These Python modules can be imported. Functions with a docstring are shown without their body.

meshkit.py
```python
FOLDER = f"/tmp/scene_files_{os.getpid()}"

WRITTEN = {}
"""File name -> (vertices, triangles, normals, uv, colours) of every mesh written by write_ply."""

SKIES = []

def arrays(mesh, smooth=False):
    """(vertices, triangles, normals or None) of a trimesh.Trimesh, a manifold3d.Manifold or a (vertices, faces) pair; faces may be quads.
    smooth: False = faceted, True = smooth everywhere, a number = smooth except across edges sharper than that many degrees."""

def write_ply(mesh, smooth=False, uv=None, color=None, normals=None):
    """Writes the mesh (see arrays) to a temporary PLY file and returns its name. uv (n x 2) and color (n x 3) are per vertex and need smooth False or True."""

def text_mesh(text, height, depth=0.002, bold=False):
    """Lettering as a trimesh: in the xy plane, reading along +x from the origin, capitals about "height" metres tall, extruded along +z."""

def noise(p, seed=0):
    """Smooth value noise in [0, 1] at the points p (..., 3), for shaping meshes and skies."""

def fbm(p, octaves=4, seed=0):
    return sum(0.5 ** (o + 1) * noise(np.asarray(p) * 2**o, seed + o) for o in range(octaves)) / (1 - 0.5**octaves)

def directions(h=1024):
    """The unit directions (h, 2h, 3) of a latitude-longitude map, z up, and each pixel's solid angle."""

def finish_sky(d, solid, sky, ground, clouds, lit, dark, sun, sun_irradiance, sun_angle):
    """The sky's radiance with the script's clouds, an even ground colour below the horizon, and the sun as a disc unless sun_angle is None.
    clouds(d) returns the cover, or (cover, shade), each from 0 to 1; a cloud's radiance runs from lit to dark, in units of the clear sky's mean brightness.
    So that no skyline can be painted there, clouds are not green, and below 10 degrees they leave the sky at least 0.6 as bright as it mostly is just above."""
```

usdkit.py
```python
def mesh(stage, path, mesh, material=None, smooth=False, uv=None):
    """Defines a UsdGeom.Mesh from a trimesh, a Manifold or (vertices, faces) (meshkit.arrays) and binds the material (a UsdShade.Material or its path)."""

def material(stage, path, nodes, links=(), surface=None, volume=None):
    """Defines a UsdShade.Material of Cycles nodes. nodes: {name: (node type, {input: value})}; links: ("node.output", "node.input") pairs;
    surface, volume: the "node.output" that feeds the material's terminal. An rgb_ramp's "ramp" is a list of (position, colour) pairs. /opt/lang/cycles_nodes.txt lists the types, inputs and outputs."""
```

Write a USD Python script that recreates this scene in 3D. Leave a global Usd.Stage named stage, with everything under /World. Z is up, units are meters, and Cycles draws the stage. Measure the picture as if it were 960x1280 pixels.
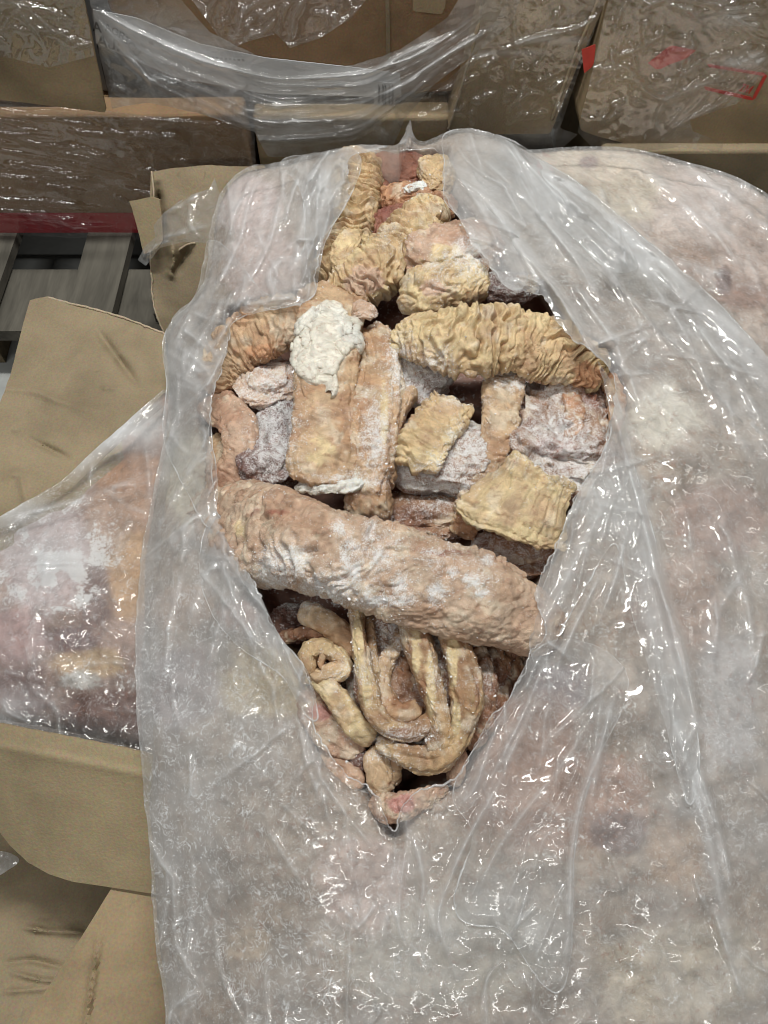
import math, random
import numpy as np, trimesh, usdkit, meshkit
from pxr import Usd, UsdGeom, UsdLux, UsdShade, Gf, Sdf, Vt
from scipy.interpolate import RBFInterpolator, CubicSpline, PchipInterpolator
from scipy.spatial import Delaunay
from shapely.geometry import Polygon, LineString, Point
import shapely

stage = Usd.Stage.CreateInMemory()
UsdGeom.SetStageUpAxis(stage, UsdGeom.Tokens.z)
UsdGeom.SetStageMetersPerUnit(stage, 1.0)
world = UsdGeom.Xform.Define(stage, '/World')
stage.SetDefaultPrim(world.GetPrim())
UsdGeom.Scope.Define(stage, '/World/Looks')

# ------------------------------------------------------------------ camera, lamps, exposure
CAM = np.array([0.0, -0.425, 1.186]); PITCH = math.radians(60); F = 967.0; W, H = 960.0, 1280.0
FW = np.array([0, math.cos(PITCH), -math.sin(PITCH)]); RT = np.array([1.0, 0, 0]); UP = np.array([0, math.sin(PITCH), math.cos(PITCH)])
cam = UsdGeom.Camera.Define(stage, '/World/camera')
cam.AddTranslateOp().Set(Gf.Vec3d(*CAM)); cam.AddRotateXOp().Set(30.0)
cam.CreateHorizontalApertureAttr(24.0); cam.CreateVerticalApertureAttr(32.0); cam.CreateFocalLengthAttr(24.0 * F / W)
cam.CreateClippingRangeAttr(Gf.Vec2f(0.01, 100))
cam.CreateExposureAttr(-0.82)

def rect_light(name, loc, size, intensity, color=(1, 0.988, 0.945), rot=(0, 0, 0)):
    l = UsdLux.RectLight.Define(stage, '/World/' + name)
    l.CreateWidthAttr(size[0]); l.CreateHeightAttr(size[1]); l.CreateIntensityAttr(intensity); l.CreateColorAttr(Gf.Vec3f(*color))
    l.AddTranslateOp().Set(Gf.Vec3d(*loc)); l.AddRotateXYZOp().Set(Gf.Vec3f(*rot))
    return l
# rows of warehouse ceiling tubes, and the pale ceiling between them
rect_light('ceiling_lamp', (0.15, 0.75, 3.0), (1.2, 0.14), 235)
rect_light('ceiling_lamp_001', (-1.3, 1.0, 3.2), (1.3, 0.14), 40)
rect_light('ceiling_lamp_002', (-1.5, -1.0, 3.2), (1.3, 0.14), 60)
rect_light('ceiling_lamp_003', (2.8, 0.4, 3.2), (1.3, 0.14), 14)
rect_light('ceiling_lamp_004', (0.0, -4.2, 3.4), (4.2, 0.09), 75, rot=(40, 0, 0))
rect_light('ceiling_glow', (0, 0, 4.4), (9, 9), 0.21, (0.95, 0.98, 1.0))

# ------------------------------------------------------------------ geometry helpers
def rays(px, py):
    px = np.asarray(px, float); py = np.asarray(py, float)
    return FW + ((px - 480) / F)[..., None] * RT + ((640 - py) / F)[..., None] * UP
def PZ(px, py, z):                      # the point seen at a pixel at height z
    d = rays(px, py); t = (np.asarray(z, float) - CAM[2]) / d[..., 2]
    return CAM + d * t[..., None]
def PY(px, py, y):                      # the point seen at a pixel on the upright plane at y
    d = rays(px, py); t = (np.asarray(y, float) - CAM[1]) / d[..., 1]
    return CAM + d * t[..., None]
def proj(p):
    q = np.asarray(p) - CAM; z = q @ FW
    return 480 + F * (q @ RT) / z, 640 - F * (q @ UP) / z

used = {}
def numbered(name):
    k = used.get(name, 0); used[name] = k + 1
    return name if k == 0 else f'{name}_{k:03d}'
kids = {}
def child_name(parent, name):
    k = kids.get((parent, name), 0); kids[(parent, name)] = k + 1
    return name if k == 0 else f'{name}_{k:03d}'
def tag(o, label=None, cat=None, group=None, kind=None):
    p = o.GetPrim() if hasattr(o, 'GetPrim') else o
    for k, v in (('label', label), ('category', cat), ('group', group), ('kind', kind)):
        if v: p.SetCustomDataByKey(k, v)
    return p
def thing(name, label, cat, loc=(0, 0, 0), group=None):
    x = UsdGeom.Xform.Define(stage, '/World/' + numbered(name)); x.AddTranslateOp().Set(Gf.Vec3d(*map(float, loc)))
    tag(x, label, cat, group); x._loc = np.array(loc, float)
    LOC[str(x.GetPath())] = np.array(loc, float)
    return x.GetPrim()
LOC = {}
def obj(name, mesh, mat, parent=None, smooth=False, tint=None, fx=None):
    """one Mesh; vertices come in world coordinates, and are moved into their thing's frame"""
    v, f = (np.asarray(mesh.vertices), np.asarray(mesh.faces)) if hasattr(mesh, 'vertices') else (np.asarray(mesh[0], float), np.asarray(mesh[1]))
    if parent is None: path = '/World/' + numbered(name)
    else:
        pp = str(parent.GetPath()); path = pp + '/' + child_name(pp, name)
        for a, l in LOC.items():
            if pp == a or pp.startswith(a + '/'): v = v - l
    m = usdkit.mesh(stage, path, (v, f), M[mat], smooth)
    m.CreateDoubleSidedAttr(True)
    api = UsdGeom.PrimvarsAPI(m)
    if tint is not None: api.CreatePrimvar('tint', Sdf.ValueTypeNames.Color3fArray, 'vertex').Set(Vt.Vec3fArray.FromNumpy(np.asarray(tint, np.float32)))
    if fx is not None: api.CreatePrimvar('fx', Sdf.ValueTypeNames.Color3fArray, 'vertex').Set(Vt.Vec3fArray.FromNumpy(np.asarray(fx, np.float32)))
    return m.GetPrim()
fbm = meshkit.fbm
def ridged(p, octaves=3, seed=0):
    return sum(0.5 ** o * (1 - np.abs(2 * meshkit.noise(np.asarray(p) * 2.0 ** o, seed + 7 * o) - 1)) for o in range(octaves)) / (2 - 2 * 0.5 ** octaves)
def sstep(a, b, x):
    t = np.clip((x - a) / (b - a), 0, 1); return t * t * (3 - 2 * t)
def vnormals(v, f):
    n = np.zeros_like(v); c = np.cross(v[f[:, 1]] - v[f[:, 0]], v[f[:, 2]] - v[f[:, 0]])
    for k in range(3): np.add.at(n, f[:, k], c)
    return n / np.maximum(np.linalg.norm(n, axis=1, keepdims=True), 1e-12)

def densify(pts, step, closed=True, smooth=True):
    p = np.asarray(pts, float)
    if closed: p = np.vstack([p, p[:1]])
    if smooth and len(p) > 3:
        s = np.concatenate([[0], np.cumsum(np.sqrt(np.linalg.norm(np.diff(p, axis=0), axis=1)))])
        c = PchipInterpolator(s, p) if not closed else CubicSpline(s, p, bc_type='periodic')
        p = c(np.linspace(0, s[-1], 24 * len(p)))
    L = LineString(p); n = max(4, int(L.length / step))
    q = np.array([L.interpolate(t, True).coords[0] for t in np.linspace(0, 1, n + 1)])
    return q[:-1] if closed else q
def rough(poly, amp, scale, seed):
    """a torn or wavy outline"""
    p = np.asarray(poly); c = np.c_[p / scale, np.full(len(p), seed * 3.7)]
    d = np.c_[fbm(c, 3, seed) - 0.5, fbm(c, 3, seed + 50) - 0.5]
    return p + d * 2 * amp
def flat_mesh(outer, holes, step):
    """triangles over a pixel polygon; returns (n,2) points, faces, list of boundary loops (indices)"""
    poly = Polygon(outer, holes)
    if not poly.is_valid: poly = poly.buffer(0)
    if poly.geom_type != 'Polygon': poly = max(poly.geoms, key=lambda g: g.area)
    loops, pts = [], []
    for r in [poly.exterior] + list(poly.interiors):
        c = np.array(r.coords)[:-1]; loops.append(np.arange(len(c)) + sum(map(len, pts))); pts.append(c)
    x0, y0, x1, y1 = poly.bounds
    gx, gy = np.meshgrid(np.arange(x0, x1, step), np.arange(y0, y1, step * 0.87))
    gx = gx + (np.arange(gx.shape[0]) % 2)[:, None] * step / 2
    g = np.c_[gx.ravel(), gy.ravel()]
    inner = poly.buffer(-0.45 * step)
    g = g[shapely.contains_xy(inner, g[:, 0], g[:, 1])]
    rng = np.random.default_rng(5); g = g + rng.uniform(-.12, .12, g.shape) * step
    p = np.vstack(pts + [g]); t = Delaunay(p).simplices
    c = p[t].mean(1); t = t[shapely.contains_xy(poly, c[:, 0], c[:, 1])]
    a = p[t]; ar = (a[:, 1, 0] - a[:, 0, 0]) * (a[:, 2, 1] - a[:, 0, 1]) - (a[:, 2, 0] - a[:, 0, 0]) * (a[:, 1, 1] - a[:, 0, 1])
    t[ar > 0] = t[ar > 0][:, ::-1]      # image y is down: face the camera
    keep = np.abs(ar) > 1e-6
    return p, t[keep], loops
def folds(p, lines):
    """ridges along drawn lines: (points, height, width in pixels)"""
    out = np.zeros(len(p))
    for pts, a, w in lines:
        q = densify(pts, 4, False); r = 3.2 * w; lo, hi = q.min(0) - r, q.max(0) + r
        k = np.nonzero((p[:, 0] > lo[0]) & (p[:, 0] < hi[0]) & (p[:, 1] > lo[1]) & (p[:, 1] < hi[1]))[0]
        if not len(k): continue
        L = LineString(q); P = shapely.points(p[k]); d = shapely.distance(L, P); m = d < r
        if not m.any(): continue
        k, P, d = k[m], P[m], d[m]
        s = shapely.line_locate_point(L, P, True)
        e = np.exp(-(d / w) ** 1.5) * np.clip(4 * s, 0, 1) * np.clip(4 * (1 - s), 0.05, 1)
        out[k] += a * e * (0.65 + 0.7 * meshkit.noise(np.c_[s * 9, s * 0 + a * 1e3, s * 0], 3))
    return out
def randfolds(outline, n, ang, spread, length, amp, w, seed, avoid=None):
    """slack wrinkles scattered over a film, roughly along one direction"""
    g = np.random.default_rng(seed); P = Polygon(outline).buffer(0); x0, y0, x1, y1 = P.bounds; out = []
    while len(out) < n:
        x, y = g.uniform(x0, x1), g.uniform(y0, y1)
        if not P.contains(Point(x, y)) or (avoid is not None and avoid.contains(Point(x, y))): n -= .02; continue
        A = ang(x, y) if callable(ang) else ang
        a = math.radians(g.normal(A, spread)); L = g.uniform(*length) * (.4 + g.random() ** 2); bow = g.normal(0, .12) * L
        c, d = math.cos(a), math.sin(a)
        out.append(([(x - L * c, y - L * d), (x - .4 * L * c - bow * d + g.normal(0, 2), y - .4 * L * d + bow * c + g.normal(0, 2)), (x + .4 * L * c - bow * d, y + .4 * L * d + bow * c), (x + L * c, y + L * d)], g.uniform(*amp), g.uniform(*w)))
    return out
def thick(v, f, loops, th):
    """a sheet turned into a board of thickness th"""
    n = vnormals(v, f); b = v - n * th; k = len(v)
    fs = [f, f[:, ::-1] + k]
    for l in loops:
        a, c = l, np.roll(l, -1)
        fs += [np.c_[a, c, c + k], np.c_[a, c + k, a + k]]
    return np.vstack([v, b]), np.vstack(fs)
def tube(path, r, n=6):
    path = np.asarray(path); r = np.broadcast_to(r, len(path))
    t = np.gradient(path, axis=0); t /= np.maximum(np.linalg.norm(t, axis=1, keepdims=True), 1e-9)
    ref = np.array([0.0, 0.1, 1.0]); a = np.cross(t, ref); a /= np.maximum(np.linalg.norm(a, axis=1, keepdims=True), 1e-9); b = np.cross(t, a)
    th = np.linspace(0, 2 * np.pi, n, endpoint=False)
    v = path[:, None] + r[:, None, None] * (np.cos(th)[None, :, None] * a[:, None] + np.sin(th)[None, :, None] * b[:, None])
    return grid_faces(v)
def grid_faces(v, closed_u=True, caps=True):
    ns, nt = v.shape[:2]; i = np.arange(ns * nt).reshape(ns, nt)
    a, b = i[:-1], i[1:]
    f = np.concatenate([np.stack([a, np.roll(a, -1, 1), np.roll(b, -1, 1)], -1).reshape(-1, 3), np.stack([a, np.roll(b, -1, 1), b], -1).reshape(-1, 3)])
    V = v.reshape(-1, 3)
    if caps:
        V = np.vstack([V, v[0].mean(0), v[-1].mean(0)]); c0, c1 = ns * nt, ns * nt + 1
        f = np.vstack([f, np.c_[np.roll(i[0], -1), i[0], np.full(nt, c0)], np.c_[i[-1], np.roll(i[-1], -1), np.full(nt, c1)]])
    return V, f

# ------------------------------------------------------------------ materials
M = {}
def material(name, nodes, links, surface): M[name] = usdkit.material(stage, '/World/Looks/' + name, nodes, links, surface=surface)

def film(name, lo, hi, scale=9.0, fleck=0.5, bump=0.35, rough=0.10, white=(0.80, 0.82, 0.84), bscale=24.0, ior=1.55):
    """clear or frosted polythene: see-through, cloudy where frost clings inside, crumpled and glossy"""
    material(name, {
        'g': ('geometry', {}),
        'n1': ('noise_texture', {'scale': scale, 'detail': 4.0, 'roughness': 0.62, 'distortion': 1.0}),
        'r1': ('map_range', {'from_min': 0.33, 'from_max': 0.68, 'to_min': lo, 'to_max': hi, 'clamp': True}),
        'n2': ('noise_texture', {'scale': 62.0, 'detail': 3.0, 'roughness': 0.6, 'distortion': 2.0}),
        's2': ('math', {'math_type': 'subtract', 'value2': 0.5}), 'a2': ('math', {'math_type': 'absolute'}),
        'r2': ('map_range', {'from_min': 0.0, 'from_max': 0.035, 'to_min': fleck, 'to_max': 0.0, 'clamp': True}),
        'n5': ('noise_texture', {'scale': 48.0, 'detail': 2.0, 'roughness': 0.7, 'distortion': 0.6}),
        'r5': ('map_range', {'from_min': 0.47, 'from_max': 0.60, 'to_min': 0.0, 'to_max': 1.0, 'clamp': True}), 'm5': ('math', {'math_type': 'multiply'}),
        'n6': ('noise_texture', {'scale': 130.0, 'detail': 3.0, 'roughness': 0.7, 'distortion': 1.6}),
        'r6': ('map_range', {'from_min': 0.57, 'from_max': 0.70, 'to_min': 0.0, 'to_max': fleck * 0.8, 'clamp': True}), 'a6': ('math', {'math_type': 'add'}),
        'at': ('attribute', {'attribute': 'fx'}), 'sx': ('separate_color', {'color_type': 'rgb'}),
        'fm': ('math', {'math_type': 'multiply'}),
        'add': ('math', {'math_type': 'add'}), 'add2': ('math', {'math_type': 'add', 'use_clamp': True}),
        'wn': ('noise_texture', {'scale': 16.0, 'detail': 2.0}), 'ws': ('vector_math', {'math_type': 'scale', 'scale': 0.07}), 'wa': ('vector_math', {'math_type': 'add'}),
        'v1': ('voronoi_texture', {'scale': bscale, 'detail': 1.0, 'roughness': 0.55, 'feature': 'f1'}),
        'n4': ('noise_texture', {'scale': 190.0, 'detail': 1.0, 'roughness': 0.6, 'distortion': 0.9}),
        'm34': ('math', {'math_type': 'multiply_add', 'value2': 0.12}),
        'nb': ('noise_texture', {'scale': 11.0, 'detail': 1.0}), 'rb': ('map_range', {'from_min': 0.38, 'from_max': 0.66, 'to_min': bump * 0.25, 'to_max': bump * 1.5, 'clamp': True}),
        'b': ('bump', {'strength': bump, 'distance': 0.010}),
        'd': ('diffuse_bsdf', {'color': white}), 't': ('translucent_bsdf', {'color': white}),
        'dt': ('mix_closure', {'fac': 0.35}), 'tr': ('transparent_bsdf', {'color': (0.985, 0.985, 0.98)}),
        'mk': ('mix_closure', {}), 'gl': ('glossy_bsdf', {'color': (1, 1, 1), 'roughness': rough}),
        'io': ('map_range', {'from_min': 0.0, 'from_max': 1.0, 'to_min': ior, 'to_max': 1 / ior}),
        'fr': ('fresnel', {'IOR': 1.5}), 'out': ('mix_closure', {})},
        [('g.position', 'n1.vector'), ('g.position', 'n2.vector'), ('g.position', 'n4.vector'), ('g.position', 'n5.vector'), ('g.position', 'n6.vector'), ('g.position', 'wn.vector'),
         ('wn.color', 'ws.vector1'), ('ws.vector', 'wa.vector1'), ('g.position', 'wa.vector2'), ('wa.vector', 'v1.vector'),
         ('n1.fac', 'r1.value'), ('n2.fac', 's2.value1'), ('s2.value', 'a2.value1'), ('a2.value', 'r2.value'), ('n5.fac', 'r5.value'), ('r2.result', 'm5.value1'), ('r5.result', 'm5.value2'),
         ('n6.fac', 'r6.value'), ('m5.value', 'a6.value1'), ('r6.result', 'a6.value2'),
         ('at.color', 'sx.color'), ('sx.g', 'fm.value1'), ('a6.value', 'fm.value2'),
         ('r1.result', 'add.value1'), ('fm.value', 'add.value2'), ('add.value', 'add2.value1'), ('sx.r', 'add2.value2'),
         ('g.position', 'nb.vector'), ('nb.fac', 'rb.value'), ('rb.result', 'b.strength'), ('n4.fac', 'm34.value1'), ('v1.distance', 'm34.value3'), ('m34.value', 'b.height'),
         ('g.backfacing', 'io.value'), ('io.result', 'fr.IOR'),
         ('b.normal', 'd.normal'), ('b.normal', 'gl.normal'), ('b.normal', 'fr.normal'),
         ('d.BSDF', 'dt.closure1'), ('t.BSDF', 'dt.closure2'), ('add2.value', 'mk.fac'), ('tr.BSDF', 'mk.closure1'), ('dt.closure', 'mk.closure2'),
         ('fr.fac', 'out.fac'), ('mk.closure', 'out.closure1'), ('gl.BSDF', 'out.closure2')], 'out.closure')

def meat(name, frost_scale=760.0, rough=0.46, bump=0.8):
    """flesh and fat: the mesh carries its own colours (tint) and where frost has grown (fx)"""
    material(name, {
        'g': ('geometry', {}), 'tint': ('attribute', {'attribute': 'tint'}), 'at': ('attribute', {'attribute': 'fx'}), 'sx': ('separate_color', {'color_type': 'rgb'}),
        'n0': ('noise_texture', {'scale': 55.0, 'detail': 6.0, 'roughness': 0.65, 'distortion': 0.9}),
        'h': ('map_range', {'from_min': 0.3, 'from_max': 0.7, 'to_min': 0.62, 'to_max': 1.22, 'clamp': True}),
        'mul': ('vector_math', {'math_type': 'scale'}),
        'n1': ('noise_texture', {'scale': 150.0, 'detail': 4.0, 'roughness': 0.7, 'distortion': 0.5}),
        'pk': ('map_range', {'from_min': 0.54, 'from_max': 0.72, 'to_min': 0.0, 'to_max': 0.62, 'clamp': True}),
        'pink': ('mix', {'mix_type': 'mix', 'color2': (0.30, 0.14, 0.085)}),
        'nf': ('noise_texture', {'scale': frost_scale, 'detail': 4.0, 'roughness': 0.75}),
        'nf2': ('noise_texture', {'scale': 70.0, 'detail': 5.0, 'roughness': 0.7, 'distortion': 1.2}),
        'c1': ('map_range', {'from_min': 0.32, 'from_max': 0.68}), 'c2': ('map_range', {'from_min': 0.30, 'from_max': 0.70}), 'av': ('math', {'math_type': 'multiply_add', 'value2': 0.62}), 'av2': ('math', {'math_type': 'multiply', 'value2': 0.38}),
        'sum': ('math', {'math_type': 'add'}),
        'fm': ('map_range', {'from_min': 0.92, 'from_max': 1.16, 'to_min': 0.0, 'to_max': 0.84, 'clamp': True}),
        'fc': ('mix', {'mix_type': 'mix', 'color2': (0.75, 0.76, 0.765)}),
        'ro': ('map_range', {'from_min': 0.0, 'from_max': 1.0, 'to_min': rough, 'to_max': 0.75, 'clamp': True}),
        'bs': ('math', {'math_type': 'multiply_add', 'value2': 0.5}),
        'b': ('bump', {'strength': bump, 'distance': 0.0022}),
        'p': ('principled_bsdf', {'subsurface_weight': 0.06, 'subsurface_scale': 0.004, 'specular_ior_level': 0.45})},
        [('g.position', 'n0.vector'), ('g.position', 'n1.vector'), ('g.position', 'nf.vector'), ('g.position', 'nf2.vector'),
         ('n0.fac', 'h.value'), ('tint.color', 'mul.vector1'), ('h.result', 'mul.scale'), ('n1.fac', 'pk.value'), ('pk.result', 'pink.fac'), ('mul.vector', 'pink.color1'),
         ('at.color', 'sx.color'), ('nf.fac', 'c1.value'), ('nf2.fac', 'c2.value'), ('c2.result', 'av2.value1'), ('c1.result', 'av.value1'), ('av2.value', 'av.value3'), ('av.value', 'sum.value1'), ('sx.r', 'sum.value2'),
         ('sum.value', 'fm.value'), ('fm.result', 'fc.fac'), ('pink.color', 'fc.color1'), ('fm.result', 'ro.value'),
         ('nf.fac', 'bs.value1'), ('n1.fac', 'bs.value3'), ('bs.value', 'b.height'),
         ('fc.color', 'p.base_color'), ('ro.result', 'p.roughness'), ('b.normal', 'p.normal')], 'p.BSDF')

def cardboard(name, col, wear=0.5, rough=0.75, spec=0.2):
    c = np.array(col)
    material(name, {
        'g': ('geometry', {}), 'mp': ('mapping', {'scale': (1, 1, 1)}),
        'n0': ('noise_texture', {'scale': 6.0, 'detail': 5.0, 'roughness': 0.6, 'distortion': 0.3}),
        'r0': ('rgb_ramp', {'ramp': [(0.28, tuple(c * 0.70)), (0.5, tuple(c)), (0.72, tuple(c * 1.2))]}),
        'n1': ('noise_texture', {'scale': 320.0, 'detail': 3.0, 'roughness': 0.6}),
        'mx': ('mix', {'mix_type': 'overlay', 'fac': 0.35}),
        'n2': ('noise_texture', {'scale': 28.0, 'detail': 6.0, 'roughness': 0.7, 'distortion': 1.0}),
        'r2': ('map_range', {'from_min': 0.62, 'from_max': 0.72, 'to_min': 0.0, 'to_max': wear, 'clamp': True}),
        'st': ('mix', {'mix_type': 'mix', 'color2': tuple(c * 0.62)}),
        'w': ('wave_texture', {'scale': 48.0, 'distortion': 1.5, 'detail': 2.0, 'detail_scale': 1.2, 'bands_direction': 'x'}), 'n3': ('noise_texture', {'scale': 18.0, 'detail': 4.0, 'roughness': 0.55, 'distortion': 0.6, 'type': 'ridged_multifractal'}), 'ba': ('math', {'math_type': 'multiply_add', 'value2': 0.10}), 'bc': ('math', {'math_type': 'multiply_add', 'value2': 0.7}),
        'b': ('bump', {'strength': 0.35, 'distance': 0.0016}), 'p': ('principled_bsdf', {'roughness': rough, 'specular_ior_level': spec})},
        [('g.position', 'w.vector'), ('g.position', 'n3.vector'), ('w.fac', 'ba.value1'), ('n1.fac', 'ba.value3'), ('n3.fac', 'bc.value1'), ('ba.value', 'bc.value3'), ('g.position', 'mp.vector'), ('mp.vector', 'n0.vector'), ('mp.vector', 'n1.vector'), ('mp.vector', 'n2.vector'), ('n0.fac', 'r0.fac'), ('r0.color', 'mx.color1'), ('n1.color', 'mx.color2'),
         ('n2.fac', 'r2.value'), ('r2.result', 'st.fac'), ('mx.color', 'st.color1'), ('st.color', 'p.base_color'), ('bc.value', 'b.height'), ('b.normal', 'p.normal')], 'p.BSDF')
def plain(name, col, rough=0.6, spec=0.3, noise=0.25, scale=40.0, stretch=(1, 1, 1)):
    c = np.array(col)
    material(name, {'g': ('geometry', {}), 'mp': ('mapping', {'scale': stretch}), 'n': ('noise_texture', {'scale': scale, 'detail': 5.0, 'roughness': 0.65, 'distortion': 0.4}),
        'r': ('rgb_ramp', {'ramp': [(0.25, tuple(c * (1 - noise))), (0.75, tuple(c * (1 + noise)))]}), 'b': ('bump', {'strength': 0.25, 'distance': 0.001}),
        'p': ('principled_bsdf', {'roughness': rough, 'specular_ior_level': spec})},
        [('g.position', 'mp.vector'), ('mp.vector', 'n.vector'), ('n.fac', 'r.fac'), ('r.color', 'p.base_color'), ('n.fac', 'b.height'), ('b.normal', 'p.normal')], 'p.BSDF')

film('bag_film', 0.04, 0.30, 7.0, 0.48, 0.10, 0.10, bscale=15.0)
film('inner_bag_film', 0.03, 0.20, 10.0, 0.30, 0.16, 0.08)
film('wrap_film', 0.02, 0.09, 14.0, 0.08, 0.36, 0.05, bscale=20.0, ior=2.2)
film('white_wrap', 0.06, 0.36, 9.0, 0.15, 0.4, 0.07, bscale=22.0, ior=2.0)
film('film_edge', 0.25, 0.55, 30.0, 0.2, 0.2, 0.12)
meat('flesh'); meat('fat_flesh', 760.0, 0.5, 0.22); meat('packed_flesh', 240.0, 0.55, 0.4)
cardboard('kraft', (0.30, 0.228, 0.138)); cardboard('kraft_dull', (0.27, 0.215, 0.138)); cardboard('kraft_brown', (0.27, 0.175, 0.10), 0.3)
cardboard('kraft_inside', (0.325, 0.26, 0.16)); cardboard('torn_paper', (0.43, 0.35, 0.25), 0.2)
plain('grey_wood', (0.10, 0.093, 0.077), 0.8, 0.2, 0.5, 30.0, (1, 0.12, 1)); plain('end_wood', (0.15, 0.12, 0.075), 0.8, 0.2, 0.3, 60.0)
plain('concrete', (0.33, 0.34, 0.33), 0.7, 0.3, 0.15, 20.0)
plain('red_print', (0.36, 0.018, 0.028), 0.5, 0.3, 0.2); plain('pale_red_print', (0.46, 0.05, 0.035), 0.6, 0.3, 0.2)
plain('white_print', (0.62, 0.64, 0.66), 0.5, 0.3, 0.08); plain('dark_print', (0.05, 0.052, 0.055), 0.5, 0.3, 0.2); plain('black_ink', (0.02, 0.02, 0.022), 0.5, 0.3, 0.1)
plain('grey_print', (0.20, 0.205, 0.21), 0.5, 0.3, 0.15)
plain('ice', (0.80, 0.82, 0.84), 0.4, 0.5, 0.05)
plain('dark_plastic', (0.02, 0.02, 0.022), 0.4, 0.4, 0.2)

# ------------------------------------------------------------------ heights of the heap, read at pixels
ZC = np.array([(520,175,.50),(400,195,.49),(300,215,.45),(262,300,.43),(215,400,.40),(205,545,.375),(176,700,.36),(170,850,.34),(185,1050,.30),(205,1280,.27),(200,1420,.26),
 (480,300,.50),(480,450,.49),(450,600,.48),(480,700,.472),(480,850,.445),(480,980,.425),(500,1100,.40),(520,1280,.36),(520,1420,.33),(330,900,.405),(330,1100,.37),(340,1280,.335),
 (330,500,.455),(330,700,.445),(700,250,.50),(700,400,.50),(750,550,.485),(720,800,.46),(700,1000,.43),(720,1280,.37),(850,500,.48),(850,800,.45),(850,1100,.41),(960,450,.46),(960,700,.44),
 (960,1000,.41),(960,1280,.36),(1100,800,.40),(1100,400,.42),(1100,1300,.33),(760,220,.47),(960,240,.44),(100,700,.29),(0,800,.27)])
zf = RBFInterpolator(ZC[:, :2] / 400, ZC[:, 2], kernel='thin_plate_spline', smoothing=2e-4)
def Zf(px, py): return zf(np.c_[np.ravel(px), np.ravel(py)] / 400).reshape(np.shape(px))

# where frost and white fat lie: px, py, radius x, radius y, strength
FROST = [(345,715,34,26,.46),(395,735,26,20,.44),(440,700,16,34,.5),(425,660,14,14,.36),(462,668,12,22,.42),(500,728,16,18,.42),(505,750,14,10,.42),(545,742,14,16,.44),(565,715,10,10,.4),(590,725,14,12,.46),(602,740,10,8,.4),(470,752,40,10,.42),(540,690,20,8,.36),(610,700,12,10,.36),(380,752,40,10,.4),(355,705,45,32,0.396),(420,735,55,35,0.360),(470,690,40,40,0.302),(500,745,40,22,0.216),(560,700,60,40,0.180),(600,725,25,25,0.252),(345,540,40,60,0.252),(340,480,40,40,0.216),
 (470,545,22,55,0.324),(450,600,45,18,0.288),(420,600,40,12,0.252),(590,320,35,35,0.360),(560,330,40,40,0.216),(545,460,40,40,0.360),(560,590,60,30,0.324),(575,555,25,40,0.360),(700,560,60,60,0.274),(720,590,40,30,0.288),(690,500,45,30,0.180),
 (600,470,70,10,0.288),(640,480,30,10,0.288),(505,450,25,60,0.324),(490,390,30,25,0.252),(540,630,40,20,0.180),(580,500,30,12,0.360),(430,850,25,35,0.180),(490,800,22,40,0.216),(545,850,14,60,0.180),
 (500,920,60,20,0.216),(480,945,30,12,0.252),(515,235,20,10,0.288),(660,355,40,20,0.216),(500,300,40,30,0.144),(470,850,18,60,0.144),(380,760,30,20,0.144),(610,850,30,40,0.144)]
def blob(px, py, lst):
    out = np.zeros(np.shape(px))
    for x, y, rx, ry, s in lst: out = np.maximum(out, s * np.exp(-((px - x) / rx) ** 2 - ((py - y) / ry) ** 2))
    return out
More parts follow.
